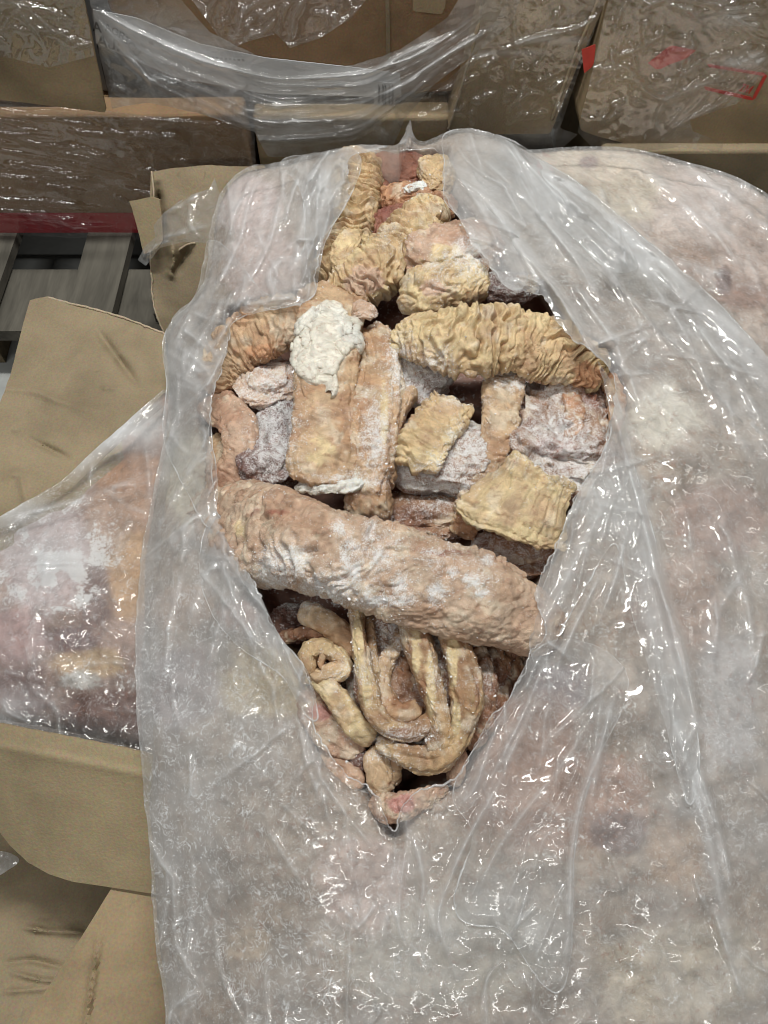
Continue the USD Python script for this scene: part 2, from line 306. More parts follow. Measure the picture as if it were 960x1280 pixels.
TONE = {'roll': ((.55, .415, .305), (.46, .305, .21)), 'coil': ((.50, .345, .185), (.31, .18, .095)), 'cream': ((.66, .52, .30), (.57, .41, .23)), 'tan': ((.55, .39, .24), (.44, .27, .155)), 'pinktan': ((.57, .40, .29), (.46, .28, .19)), 'brown': ((.30, .16, .085), (.20, .09, .05)),
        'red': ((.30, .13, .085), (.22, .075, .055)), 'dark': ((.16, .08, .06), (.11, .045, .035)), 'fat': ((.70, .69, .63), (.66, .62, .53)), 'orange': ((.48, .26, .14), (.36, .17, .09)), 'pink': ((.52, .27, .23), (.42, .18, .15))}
FROST_SITES = []; LAST = []
def paint(v, f, tone, frost=0.0, up=0.12, seed=0, extra=None):
    a, b = np.array(TONE[tone][0]), np.array(TONE[tone][1])
    k = sstep(0.35, 0.65, fbm(v * 28, 3, seed + 11))[:, None]
    t = a * (1 - k) + b * k
    if tone not in ('fat', 'dark', 'red'):
        m = .5 * sstep(.52, .70, fbm(v * 42 + 3, 4, seed + 17))[:, None]; t = t * (1 - m) + np.array((.40, .24, .145)) * m
        m = .6 * sstep(.56, .68, fbm(v * 60 + 7, 3, seed + 19))[:, None]; t = t * (1 - m) + np.array((.68, .58, .44)) * m
    px, py = proj(v); n = vnormals(v, f)
    if extra:
        for tn, lst, th in extra:
            m = sstep(th, th + 0.12, blob(px, py, lst) + 0.5 * (fbm(v * 90, 4, seed + 5) - 0.5))[:, None]
            t = t * (1 - m) + np.array(TONE[tn][0]) * m
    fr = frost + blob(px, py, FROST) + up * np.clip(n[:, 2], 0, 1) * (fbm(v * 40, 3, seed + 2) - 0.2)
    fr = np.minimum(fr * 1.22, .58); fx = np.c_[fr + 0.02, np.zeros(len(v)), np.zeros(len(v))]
    FROST_SITES.append((v, n, fr))
    return t, fx

def strip(name, label, pts, thick_px, tone, ruche=0.0, wave=0.012, lump=1.0, frost=0.0, curl=0.0, cat='meat strip', n_exp=2.6, extra=None, seed=0, along=0.0, up=0.06, cap=0.5, parent=None, group=None, rag=.006, rr=None, crease=.75):
    """a length of rolled or flattened frozen meat: pts = (px, py, height above/below the heap surface, width px, tilt degrees)"""
    p = np.array([(*q, 0.0)[:5] for q in pts], float)
    c = PZ(p[:, 0], p[:, 1], Zf(p[:, 0], p[:, 1]) + p[:, 2])
    depth = (c - CAM) @ FW; w = p[:, 3] * depth / F
    s = np.concatenate([[0], np.cumsum(np.linalg.norm(np.diff(c, axis=0), axis=1))]); L = s[-1]
    cs = CubicSpline(s, c) if len(p) > 2 else (lambda q: c[0] + (c[1] - c[0]) * (q / L)[:, None])
    wi, ti, di = PchipInterpolator(s, w), PchipInterpolator(s, np.radians(p[:, 4])), PchipInterpolator(s, depth)
    ns = int(np.clip(L / 0.0012, 30, 340)); S = np.linspace(0, L, ns)
    C = cs(S); Wd = wi(S); Tl = ti(S); Th = thick_px * di(S) / F
    rough_c = np.c_[S * 22, S * 0 + seed * 1.7, S * 0]
    Wd = Wd * (1 + 0.30 * (fbm(rough_c, 3, seed) - 0.5)); Th = Th * (1 + 0.25 * (fbm(rough_c, 2, seed + 9) - 0.5))
    T = np.gradient(C, axis=0); T /= np.linalg.norm(T, axis=1, keepdims=True)
    N0 = np.array([0, -0.35, 0.94]); N = N0 - (T @ N0)[:, None] * T; N /= np.linalg.norm(N, axis=1, keepdims=True); B = np.cross(T, N)
    cc, ss = np.cos(Tl)[:, None], np.sin(Tl)[:, None]
    B, N = B * cc + N * ss, N * cc - B * ss
    nt = int(np.clip(2 * (Wd.mean() + Th.mean()) / 0.0013, 26, 230)); th = np.linspace(0, 2 * np.pi, nt, endpoint=False)
    ex = 2 / n_exp
    sx = np.sign(np.cos(th)) * np.abs(np.cos(th)) ** ex; sy = np.sign(np.sin(th)) * np.abs(np.sin(th)) ** ex
    rc = cap * np.minimum(Th, Wd); e = np.clip(np.minimum(S + 1e-4, L - S + 1e-4) / rc, 0, 1); cf = (1 - (1 - e) ** 2.2) ** (1 / 2.2)
    hw = Wd / 2 * (0.35 + 0.65 * cf); hh = Th / 2 * np.maximum(cf, 0.02)
    X = hw[:, None] * sx[None]; Y = hh[:, None] * sy[None] - curl * (X / np.maximum(hw[:, None], 1e-5)) ** 2 * hw[:, None]
    V = C[:, None] + X[..., None] * B[:, None] + Y[..., None] * N[:, None]
    NO = (sx[None, :, None] * B[:, None] * 0.6 + sy[None, :, None] * N[:, None]); NO /= np.maximum(np.linalg.norm(NO, axis=2, keepdims=True), 1e-6)
    q = V.reshape(-1, 3)
    if ruche:
        rm = np.ones(ns) if rr is None else sstep(rr[0], rr[0] + .12, S / L) * (1 - sstep(rr[1] - .2, rr[1], S / L)) * .8 + .2
        v_ = X / np.maximum(hw[:, None], 1e-5)
        u = S[:, None] + wave * 1.7 * (fbm(np.stack([S[:, None] * 35 + 0 * v_, v_ * 1.3, 0 * v_ + seed], -1), 3, seed + 3) - 0.5) * 2
        lam = wave * (1 + 0 * v_)
        ph = u / lam + 0.25 * v_ * math.sin(seed)
        r1 = np.abs(np.sin(np.pi * ph)) ** 0.7
        r2 = np.abs(np.sin(np.pi * (ph * 1.83 + 0.4 * fbm(np.stack([S[:, None] * 60 + 0 * v_, v_ * 3, 0 * v_ + seed + 4], -1), 2, seed)))) ** 0.8
        am = sstep(0.25, 0.6, fbm(np.stack([S[:, None] * 30 + 0 * v_, v_ * 1.2, 0 * v_ + 8.0 + seed], -1), 2, seed + 21))
        V = V + NO * (1.45 * ruche * (cf * rm)[:, None] * ((r1 - 0.6) * (0.2 + 0.8 * am) + 0.45 * (r2 - 0.6)))[..., None]
    if along:
        g = np.abs(np.sin(np.pi * (X / 0.012 + 1.2 * fbm(np.stack([S[:, None] * 20 + 0 * X, X * 20, 0 * X + seed], -1), 3, seed))))
        V = V + NO * (along * cf[:, None] * (g ** 0.7 - 0.6))[..., None]
    d = lump * (0.0095 * (fbm(q * 20, 2, seed + 31) - 0.5) - 0.0022 * (ridged(q * 50, 2, seed + 35) - 0.6) + 0.003 * (fbm(q * 75, 3, seed + 41) - 0.5) + 0.0028 * (fbm(q * 240, 2, seed + 51) - 0.5))
    vv = X / .02
    if tone == 'coil' or seed in (47, 48): crease = .16
    for sc_, dp, sd_ in ((1.0, .0024, 81), (2.1, .0014, 82)):
        cc3 = np.stack([S[:, None] * 75 * sc_ + 0 * X, vv * .75 * sc_ + (np.sin(th) > 0)[None] * 7.0, 0 * X + seed * 1.3], -1)
        cc3 = cc3 + .9 * (np.stack([fbm(cc3 * .6, 2, seed + k_) for k_ in (91, 92, 93)], -1) - .5)
        cr_ = 1 - np.abs(2 * meshkit.noise(cc3, seed + sd_) - 1)
        V = V - NO * (crease * dp * sstep(.72, 1.0, cr_) * cf[:, None])[..., None]
    V = V + NO * (d.reshape(ns, nt) * (0.25 + 0.75 * cf[:, None]))[..., None]
    en = np.exp(-np.minimum(S, L - S) / .014) * np.where(S < L / 2, 1, -1)
    rg = fbm(np.stack([X * 90, Y * 90, 0 * X + seed + (S[:, None] > L / 2) * 9.0], -1), 3, seed + 71) - .5
    V = V + (rag * 2 * en[:, None] * rg)[..., None] * T[:, None]
    v, f = grid_faces(V); LAST[:] = [v, f]
    if np.sum(vnormals(v, f)[: ns * nt] * NO.reshape(-1, 3)) < 0: f = f[:, ::-1]; LAST[1] = f
    t, fx = paint(v, f, tone, frost, up, seed, extra)
    if parent is not None: return obj(name, (v, f), 'flesh', parent, True, t, fx)
    o = obj(name, (v, f), 'flesh', None, True, t, fx); tag(o, label, cat, group); return o

def lump_mesh(name, label, px, py, dz, r, tone, squash=0.6, rot=0.0, rough_=1.0, frost=0.0, cat='meat chunk', seed=0, extra=None, sub=5, up=0.08, grain=1.0, parent=None):
    c = PZ(px, py, float(Zf(np.array([px]), np.array([py]))[0]) + dz); k = ((c - CAM) @ FW) / F
    m = trimesh.creation.icosphere(subdivisions=sub); u = np.array(m.vertices); f = np.array(m.faces)
    n = u.copy(); n = np.sign(n) * np.abs(n) ** 0.85
    a = math.radians(rot)
    v = n * np.array([r[0] * k, r[1] * k, squash * min(r) * k]); v = v @ np.array([[math.cos(a), math.sin(a), 0], [-math.sin(a), math.cos(a), 0], [0, 0, 1]])
    s = min(r) * k
    v = v + u * (s * rough_ * (0.75 * (fbm(u * 1.5 + seed, 3, seed) - 0.5) + 0.25 * (ridged(u * 3.0 + seed, 3, seed + 4) - 0.5)))[:, None]
    v = v + c
    v = v + u * (grain * (0.006 * (fbm(v * 90, 3, seed + 7) - 0.5) + 0.0035 * (fbm(v * 330, 2, seed + 8) - 0.5)))[:, None]
    w3 = v * 55 + .8 * (np.stack([fbm(v * 40, 2, seed + k_) for k_ in (91, 92, 93)], -1) - .5)
    v = v - u * (.0014 * sstep(.7, 1.0, 1 - np.abs(2 * meshkit.noise(w3, seed + 83) - 1)))[:, None]
    t, fx = paint(v, f, tone, frost, up, seed, extra)
    o = obj(name, (v, f), 'flesh', parent, True, t, fx)
    if parent is None: tag(o, label, cat)
    return o

# ------------------------------------------------------------------ setting: floor
fl = trimesh.creation.box((14, 14, 0.02)); fl.apply_translation((0, 0, -0.01))
tag(obj('floor', fl, 'concrete'), 'bare pale grey concrete warehouse floor under the pallets', 'floor', kind='structure')

# ------------------------------------------------------------------ pallets
def board(x0, x1, y0, y1, z0, z1, seed=0, bev=0.002):
    m = trimesh.creation.box((x1 - x0, y1 - y0, z1 - z0)); m.apply_translation(((x0 + x1) / 2, (y0 + y1) / 2, (z0 + z1) / 2))
    m = m.subdivide().subdivide()
    v = np.array(m.vertices); v += 0.004 * (np.stack([meshkit.noise(v * 14 + seed, s) for s in (1, 2, 3)], -1) - 0.5)
    return trimesh.Trimesh(v, m.faces, process=False)
pb = thing('wooden_pallet', 'weathered grey wooden pallet beneath the wrapped cartons at the back', 'pallet', (0, 1.1, 0))
bx_ = lambda px, py, z: PZ(np.array([px]), np.array([py]), z)[0]
for i, (p0, p1) in enumerate([(-120, -62), (-30, 2), (95, 152), (200, 262), (330, 420), (480, 560), (640, 720), (800, 880)]):
    obj('deck_board', board(bx_(p0, 345, .14)[0], bx_(p1, 345, .14)[0], bx_(100, 392, .14)[1], 1.75, 0.119, 0.14, i), 'grey_wood', pb)
ya, yb_ = bx_(40, 414, .112)[1], bx_(40, 337, .112)[1]
obj('lead_board', board(-1.1, 0.9, ya, yb_, 0.088, 0.112, 11), 'grey_wood', pb)
for i, y in enumerate((yb_ + .26, yb_ + .8)): obj('stringer', board(-1.1, 0.9, y, y + 0.10, 0.088, 0.116, 20 + i), 'end_wood', pb)
for i, (p0, p1) in enumerate([(-60, 2), (98, 150), (640, 700)]):
    for k in (ya + .02, yb_ + .28): obj('block', board(bx_(p0, 345, .1)[0], bx_(p1, 345, .1)[0], k, k + .08, 0.002, 0.086, 60 + i), 'end_wood', pb)

# ------------------------------------------------------------------ cardboard helpers
def zplane(pts):
    """height over pixels through given (px,py,z)"""
    a = np.array(pts, float); r = RBFInterpolator(a[:, :2] / 400, a[:, 2], kernel='linear' if len(a) > 3 else 'thin_plate_spline', degree=1)
    return lambda p: r(p / 400)
def card_sheet(outline, zfun, mat, th=0.004, step=6, creases=(), warp=0.004, seed=0, edge=0.6, smooth_outline=False, rough_amp=1.0):
    o = rough(densify(outline, step * 0.7, True, smooth_outline), rough_amp, 18, seed)
    p, f, loops = flat_mesh(o, [], step)
    z = zfun(p) + 2.2 * folds(p, [(a, b, max(c_, 3.4)) for a, b, c_ in creases]) + .002 * (ridged(np.c_[p / 60, p[:, :1] * 0 + seed], 2, seed) - .5)
    v = PZ(p[:, 0], p[:, 1], z); v[:, 2] += warp * (fbm(v * 9 + seed, 3, seed) - 0.5) + 0.0012 * (fbm(v * 60, 2, seed) - .5)
    return thick(v, f, loops, th)

def wall_sheet(outline, y, mat, th=0.005, step=8, lean=0.0, warp=0.006, seed=0, smooth_outline=False, rough_amp=0.6, creases=()):
    o = rough(densify(outline, step * 0.7, True, smooth_outline), rough_amp, 18, seed)
    p, f, loops = flat_mesh(o, [], step)
    yy = y + np.zeros(len(p))
    v = PY(p[:, 0], p[:, 1], yy)
    yy = y + lean * (v[:, 2] - 0.4) + warp * (fbm(v * 7 + seed, 3, seed) - 0.5) - folds(p, creases)
    v = PY(p[:, 0], p[:, 1], yy)
    return thick(v, f, loops, th)
def boxbody(x0, x1, y0, y1, z0, z1, r=0.008):
    """a carton body with soft edges"""
    import manifold3d as m3
    s = m3.Manifold.sphere(r, 12)
    hull = m3.Manifold.batch_hull([s.translate((x, y, z)) for x in (x0 + r, x1 - r) for y in (y0 + r, y1 - r) for z in (z0 + r, z1 - r)])
    hull = hull.refine_to_length(0.06); m = hull.to_mesh(); v = np.array(m.vert_properties[:, :3]); f = np.array(m.tri_verts)
    v = v + 0.006 * (np.stack([fbm(v * 5 + x0 * 7, 2, k) for k in (1, 2, 3)], -1) - 0.5)
    return v, f
def quad_on_wall(x0, x1, z0, z1, y, step=0.01):
    """thin printed area on a carton's front, facing the viewer"""
    nx, nz = max(2, int((x1 - x0) / step)), max(2, int((z1 - z0) / step))
    X, Z = np.meshgrid(np.linspace(x0, x1, nx), np.linspace(z0, z1, nz)); v = np.stack([X, np.full_like(X, y), Z], -1)
    i = np.arange(nx * nz).reshape(nz, nx); a, b, c, d = i[:-1, :-1], i[:-1, 1:], i[1:, 1:], i[1:, :-1]
    return v.reshape(-1, 3), np.concatenate([np.stack([a, b, c], -1).reshape(-1, 3), np.stack([a, c, d], -1).reshape(-1, 3)])

def pxy(px, py, y): return PY(np.array([px]), np.array([py]), y)[0]
YB = 0.82

# ------------------------------------------------------------------ wrapped cartons at the back
zt = pxy(200, 142, YB)[2]                                   # top of the lower layer
xl, xr = pxy(-120, 200, YB)[0], pxy(316, 220, YB)[0]
c = thing('carton', 'long brown carton with a red stripe along its foot, lowest of the stack at left', 'carton', (-0.5, 1.0, 0.14))
obj('body', boxbody(xl, xr, YB, 1.3, 0.142, zt), 'kraft_brown', c, 40)
z0, z1 = pxy(100, 289, YB)[2], pxy(100, 264, YB)[2]
obj('red_stripe', quad_on_wall(xl + .006, xr - .004, z0, z1, YB - 0.0045), 'red_print', c)
c = thing('carton', 'plain tan carton just behind the torn top of the large bag', 'carton', (0.1, 1.0, 0.14))
obj('body', boxbody(xr + 0.014, pxy(560, 200, YB)[0], YB + 0.01, 1.3, 0.142, zt - 0.012), 'kraft', c, 40)
c = thing('carton', 'dull tan carton half hidden behind the bag at the right edge', 'carton', (0.5, 1.0, 0.14))
obj('body', boxbody(pxy(735, 200, YB)[0], pxy(1100, 200, YB)[0], YB - 0.07, 1.3, 0.142, pxy(860, 188, YB - .07)[2]), 'kraft_dull', c, 40)
c = thing('carton', 'tan carton with a slanted torn front at the top left corner', 'carton', (-0.6, 1.0, 0.45))
v, f = wall_sheet([(-110, -90), (92, -90), (105, 0), (133, 141), (60, 132), (-110, 112)], YB - 0.035, None, 0.006, 8, 0.03, 0.006, 3)
obj('front_flap', (v, f), 'kraft', c, 40)
obj('body', boxbody(pxy(-120, 100, .84)[0], pxy(100, 100, .84)[0], 0.84, 1.3, zt + .006, zt + .4), 'kraft_brown', c, 40)
c = thing('carton', 'large brown carton with black and white printing under a sagging band of stretch film', 'carton', (-0.1, 1.0, 0.45))
Y4 = 0.87
obj('body', boxbody(pxy(150, 60, Y4)[0], pxy(600, 60, Y4)[0], Y4, 1.35, zt + .004, zt + .42), 'kraft_brown', c, 40)
def wall_print(name, outline, y, mat, parent, amp=0.4, seed=0):
    v, f = wall_sheet(outline, y, None, 0.001, 10, 0.0, 0.0, seed, False, amp); return obj(name, (v, f), mat, parent)
x0 = pxy(113, 60, Y4)[0]
obj('side_panel', boxbody(x0 - .01, pxy(152, 60, Y4)[0], Y4 + .002, 1.2, zt + .004, zt + .42), 'grey_print', c, 40)
wall_print('white_panel', [(116, 12), (170, 22), (250, 55), (330, 72), (440, 84), (500, 92), (502, 122), (330, 117), (220, 97), (160, 72), (120, 54)], Y4 - .0035, 'white_print', c)
wall_print('dark_panel', [(121, 57), (160, 75), (220, 100), (330, 120), (502, 125), (500, 172), (330, 168), (250, 152), (139, 134)], Y4 - .0035, 'dark_print', c)
wall_print('white_panel', [(470, 102), (497, 104), (492, 138), (467, 134)], Y4 - .0062, 'white_print', c)
for i, k in enumerate((473, 478, 481, 486, 490)): wall_print('bar', [(k, 105), (k + 2.4, 105), (k + 1.6, 132), (k - .8, 132)], Y4 - .0085, 'black_ink', c, 0.05)
wall_print('seam', [(481, -40), (486, -40), (488, 78), (483, 78)], Y4 - .0032, 'kraft_dull', c, 0.3)
def wall_text(text, px, py, hpx, deg, y, mat, parent, bold=False, name='lettering'):
    o = pxy(px, py, y); k = ((o - CAM) @ FW) / F
    m = meshkit.text_mesh(text, hpx * k * 1.1, 0.0006, bold); v = np.array(m.vertices)
    a = math.radians(deg); x, z = v[:, 0] * math.cos(a) - v[:, 1] * math.sin(a), v[:, 0] * math.sin(a) + v[:, 1] * math.cos(a)
    w = np.c_[o[0] + x, y - v[:, 2], o[2] + z]
    return obj(name, (w, np.array(m.faces)), mat, parent)
wall_text('A', 116, 38, 10, -12, Y4 - .0055, 'black_ink', c, True)
wall_text('AJ:', 121, 56, 12, -17, Y4 - .0055, 'black_ink', c, True)
for i, (ch, x, y, a) in enumerate([('A', 131, 38, -10), ('G', 139, 42, -18), ('R', 147, 46, -28), ('I', 154, 52, -36), ('C', 158, 57, -44), ('U', 164, 64, -50)]):
    wall_text(ch, x, y, 8, a, Y4 - .0055, 'grey_print', c, True)
for i in range(9):
    wall_print('small_print', [(259 + i * 5.4, 70 + i * .5), (262.6 + i * 5.4, 70.3 + i * .5), (262.4 + i * 5.4, 73 + i * .5), (258.8 + i * 5.4, 72.6 + i * .5)], Y4 - .0058, 'grey_print', c, 0.1)
c = thing('carton', 'small tan carton corner showing at the top edge left of the slanted carton', 'carton', (0.1, 0.9, 0.6))
v, f = wall_sheet([(517, -60), (562, -60), (556, 10), (552, 18), (516, 14)], Y4 - .035, None, 0.03, 6, 0, 0.002, 6); obj('front_flap', (v, f), 'kraft', c, 40)
c = thing('carton', 'leaning tan carton with pale torn left edge, right of the printed carton', 'carton', (0.2, 1.0, 0.45))
v, f = wall_sheet([(603, -90), (601, 10), (582, 90), (560, 162), (610, 168), (688, 167), (722, 82), (756, 4), (775, -90)], YB - .01, None, 0.24, 7, 0.05, 0.008, 7); obj('body', (v, f), 'kraft', c, 40)
e = densify([(604, -50), (601, 10), (582, 90), (560, 162)], 3, False); e = rough(e, 1.2, 6, 3)
obj('torn_edge', tube(PY(e[:, 0], e[:, 1], YB - .014), 0.0022 * (0.6 + meshkit.noise(np.c_[e / 5, e[:, :1] * 0], 2)), 6), 'torn_paper', c, True)
e = densify([(765, -50), (748, 0), (716, 78), (690, 150)], 3, False)
obj('flap_edge', tube(PY(e[:, 0], e[:, 1], YB - .016), 0.003, 6), 'kraft_inside', c, True)
c = thing('carton', 'tilted tan carton marked with red print at the top right corner', 'carton', (0.5, 1.0, 0.45))
Y6 = YB - .05
v, f = wall_sheet([(790, -90), (770, -20), (745, 80), (724, 150), (726, 163), (745, 170), (800, 184), (900, 189), (1080, 191), (1080, -90)], Y6, None, 0.26, 7, 0.04, 0.008, 9); obj('body', (v, f), 'kraft', c, 40)
Yp = Y6 - .0085
def red(name, outline): return wall_print(name, outline, Yp, 'pale_red_print', c, 0.5, 2)
def wall_print6(name, outline, mat, off=.0022):
    p, f, l = flat_mesh(densify(outline, 6, True, False), [], 6)
    v = PY(p[:, 0], p[:, 1], Y6); yy = Y6 + .04 * (v[:, 2] - .4) + .008 * (fbm(v * 7 + 9, 3, 9) - .5) - off
    return obj(name, thick(PY(p[:, 0], p[:, 1], yy), f, l, .0006), mat, c)
wall_print6('red_mark', [(810, 79), (838, 57), (870, 63), (858, 73), (836, 81), (822, 88)], 'pale_red_print')
wall_print6('red_mark', [(727, 62), (745, 55), (742, 82), (730, 92)], 'pale_red_print')
for o in ([(884, 80), (958, 92), (957, 95.5), (884, 83.5)], [(956, 92), (960, 93), (943, 126), (939, 125)], [(880, 108), (942, 122), (941, 126), (880, 112)]): wall_print6('red_frame', o, 'pale_red_print')
o = pxy(922, 112, Y6)
wall_text('IM', 923, 113, 8, -14, Y6 + .04 * (o[2] - .4) - .0075, 'pale_red_print', c, True)

# ------------------------------------------------------------------ thin films
WAVES = np.random.default_rng(12)
def film_sheet(name, outline, holes, place, mat, parent, step=4.0, smooth_outline=True, amp=0.8, seed=0, line=(), noise=(0.010, 0.005, 0.0022), skirt=0.0, lift=0.0, blobs=(), fblobs=(), aniso=None, sharp=1.0, base_fx=0.0, flecks=1.0, foldmilk=0.34):
    o = rough(densify(outline, step * 0.8, True, smooth_outline), amp, 14, seed)
    hs = [rough(rough(densify(h, step * 0.7, True, True), amp * 3.2, 30, seed + 4), amp * 1.5, 8, seed + 3) for h in holes]
    p, f, loops = flat_mesh(o, hs, step)
    q = np.c_[p, np.full(len(p), seed * 77.0)]
    if aniso is not None:                                  # creases run along one direction
        a = math.radians(aniso[0]); u = p[:, 0] * math.cos(a) + p[:, 1] * math.sin(a); w = -p[:, 0] * math.sin(a) + p[:, 1] * math.cos(a)
        q = np.c_[u / aniso[1], w, np.full(len(p), seed * 77.0)]
    wq = q + 14 * (np.stack([fbm(q / 60, 2, seed + k) for k in (61, 62, 63)], -1) - .5)
    h = noise[0] * (fbm(wq / 130, 3, seed) - 0.5) + noise[1] * (ridged(wq / 55, 2, seed + 5) - 0.5) ** 1 + noise[2] * (ridged(wq / 19, 2, seed + 8) - 0.5)
    fo = folds(p, line); h = h + fo
    if lift and len(loops) > 1:
        hd = shapely.distance(shapely.MultiLineString([LineString(np.vstack([x, x[:1]])) for x in hs]), shapely.points(p))
        h = h + lift * np.exp(-hd / 7.0) * (fbm(np.c_[p / 25, p[:, :1] * 0], 2, seed + 4) - 0.15)
    v = place(p, h)
    fx = np.c_[base_fx + foldmilk * np.clip(fo / .010, 0, 1) ** 1.3 + blob(p[:, 0], p[:, 1], blobs), np.clip(flecks + blob(p[:, 0], p[:, 1], fblobs), 0, 3), np.zeros(len(p))]
    if skirt:
        l = loops[0]; ring = l; V, Fs, X = [v], [f], [fx]; ctr = v.mean(0); n0 = len(v)
        for k in range(1, 5):
            s = v[l].copy(); d = k / 4
            inw = ctr[:2] - s[:, :2]; inw /= np.linalg.norm(inw, axis=1, keepdims=True)
            s[:, 2] -= skirt * d + .01 * d * (fbm(s * 30, 2, seed) - .5); s[:, :2] += inw * (0.012 * math.sin(d * 3.0) - 0.006 * d)
            new = np.arange(len(l)) + n0; n0 += len(l)
            a, b = ring, np.roll(ring, -1); c2, d2 = new, np.roll(new, -1)
            Fs += [np.c_[a, d2, b], np.c_[a, c2, d2]]; V.append(s); X.append(fx[l]); ring = new
        v, f, fx = np.vstack(V), np.vstack(Fs), np.vstack(X)
    m = obj(name, (v, f), mat, parent, True, None, fx)
    return m, v, loops, hs
def place_z(zfun): return lambda p, h: PZ(p[:, 0], p[:, 1], zfun(p) + h)
def place_y(y, lean=0.0): return lambda p, h: PY(p[:, 0], p[:, 1], y - h)

# ------------------------------------------------------------------ stretch wrap over the cartons
w = thing('stretch_wrap', 'tight clear stretch film with pale glints around the red striped carton', 'stretch wrap', (-0.5, YB, 0.3))
L1 = [([(-60, 118), (0, 124), (60, 130), (95, 143)], .006, 3), ([(-60, 172), (0, 178), (25, 182)], .006, 2.5), ([(-60, 218), (0, 222), (60, 232), (120, 243)], .007, 3), ([(70, 190), (110, 198), (150, 208)], .006, 2), ([(-60, 248), (50, 252), (150, 263)], .006, 3),
      ([(0, 142), (60, 148), (130, 160)], .005, 2.5), ([(-60, 160), (40, 162), (80, 168)], .004, 2), ([(0, 264), (60, 272), (95, 282), (160, 284)], .005, 3), ([(130, 150), (200, 150), (310, 158)], .004, 2)]
film_sheet('film', [(-110, 112), (60, 128), (170, 143), (318, 156), (320, 220), (318, 300), (150, 300), (-110, 288)], [], place_y(YB - .014), 'wrap_film', w, 1.9, False, 0.8, 1, L1 + randfolds([(-40, 120), (318, 160), (318, 290), (-40, 285)], 46, 7, 5, (18, 90), (.003, .008), (2.0, 3.2), 91), (.006, .004, .0022), aniso=(8, 5), foldmilk=.07)
w = thing('stretch_wrap', 'wrinkled clear stretch film over the tan carton at the top left corner', 'stretch wrap', (-.6, YB, 0.6))
film_sheet('film', [(-90, -40), (92, -40), (106, 4), (118, 70), (60, 84), (0, 70), (-90, 78)], [], place_y(YB - .066), 'wrap_film', w, 2.4, False, 1.5, 8, [([(0, 22), (30, 10), (48, 22), (70, 40), (112, 54)], .010, 3), ([(-40, 10), (10, 4), (60, 14), (100, 30)], .008, 3), ([(0, 40), (12, 20), (30, 14)], .008, 3)] + randfolds([(-30, -20), (90, -20), (110, 60), (-30, 60)], 16, 20, 30, (8, 40), (.003, .008), (2.2, 3.2), 90), (.014, .009, .004), foldmilk=.1)
w = thing('stretch_wrap', 'sagging whitish band of gathered stretch film across the printed carton', 'stretch wrap', (0, YB, 0.5))
rngw = np.random.default_rng(3); L2 = []
for k in range(34):
    t = rngw.uniform(0, 1); a = rngw.uniform(-.02, .12)
    top = np.array([(110, 2), (190, 45), (270, 75), (360, 98), (440, 95), (510, 70), (570, 35), (625, -10)], float); bot = np.array([(118, 28), (190, 110), (250, 140), (330, 178), (430, 170), (500, 128), (560, 88), (630, 55)], float)
    ln = top * (1 - t) + bot * t + rngw.normal(0, 3, top.shape) * [0, 1]
    i0 = rngw.integers(0, 4); i1 = rngw.integers(i0 + 3, 9)
    L2.append((ln[i0:i1], rngw.uniform(.003, .010), rngw.uniform(1.6, 4.0)))
film_sheet('film', [(108, -30), (200, -30), (262, 40), (330, 74), (400, 84), (440, 82), (500, 62), (560, 22), (590, -30), (660, -30), (640, 30), (600, 62), (540, 108), (505, 150), (492, 182), (430, 192), (380, 196), (335, 196), (318, 165), (250, 142), (185, 128), (140, 136), (118, 40)], [], place_y(YB - .012), 'white_wrap', w, 2.2, False, 1.5, 2, L2 + randfolds([(120, 60), (330, 120), (480, 110), (480, 180), (340, 185), (140, 120)], 30, 22, 35, (10, 40), (.003, .008), (2.2, 3.5), 92), (.016, .008, .003),
           blobs=[(250, 60, 90, 30, .18), (380, 105, 120, 22, .22), (190, 30, 40, 20, .2), (560, 40, 40, 40, .05)], aniso=(10, 4))
w = thing('stretch_wrap', 'loose clear flap of stretch film hanging at the top edge over the brown carton', 'stretch wrap', (-.1, YB, 0.65))
film_sheet('film', [(232, -40), (240, 0), (262, 30), (285, 62), (310, 52), (345, 42), (362, 60), (400, 48), (440, 22), (462, -6), (468, -40)], [], place_y(YB - .006), 'wrap_film', w, 2.2, False, 0.8, 4,
           [([(238, 0), (250, 12), (262, 34)], .012, 4), ([(262, 34), (285, 62)], .01, 3), ([(300, 50), (330, 40), (352, 12)], .01, 3), ([(362, 60), (368, 20), (385, -10)], .012, 4), ([(285, 62), (345, 42)], .006, 3), ([(362, 58), (410, 44), (455, 5)], .006, 3)] + randfolds([(240, 0), (465, 0), (362, 60), (285, 60)], 18, -60, 30, (8, 34), (.004, .009), (2.2, 3.4), 95), (.02, .014, .006), base_fx=.05, foldmilk=.07)
w = thing('stretch_wrap', 'clear stretch film with a twisted strand across the leaning tan carton', 'stretch wrap', (.2, YB, 0.6))
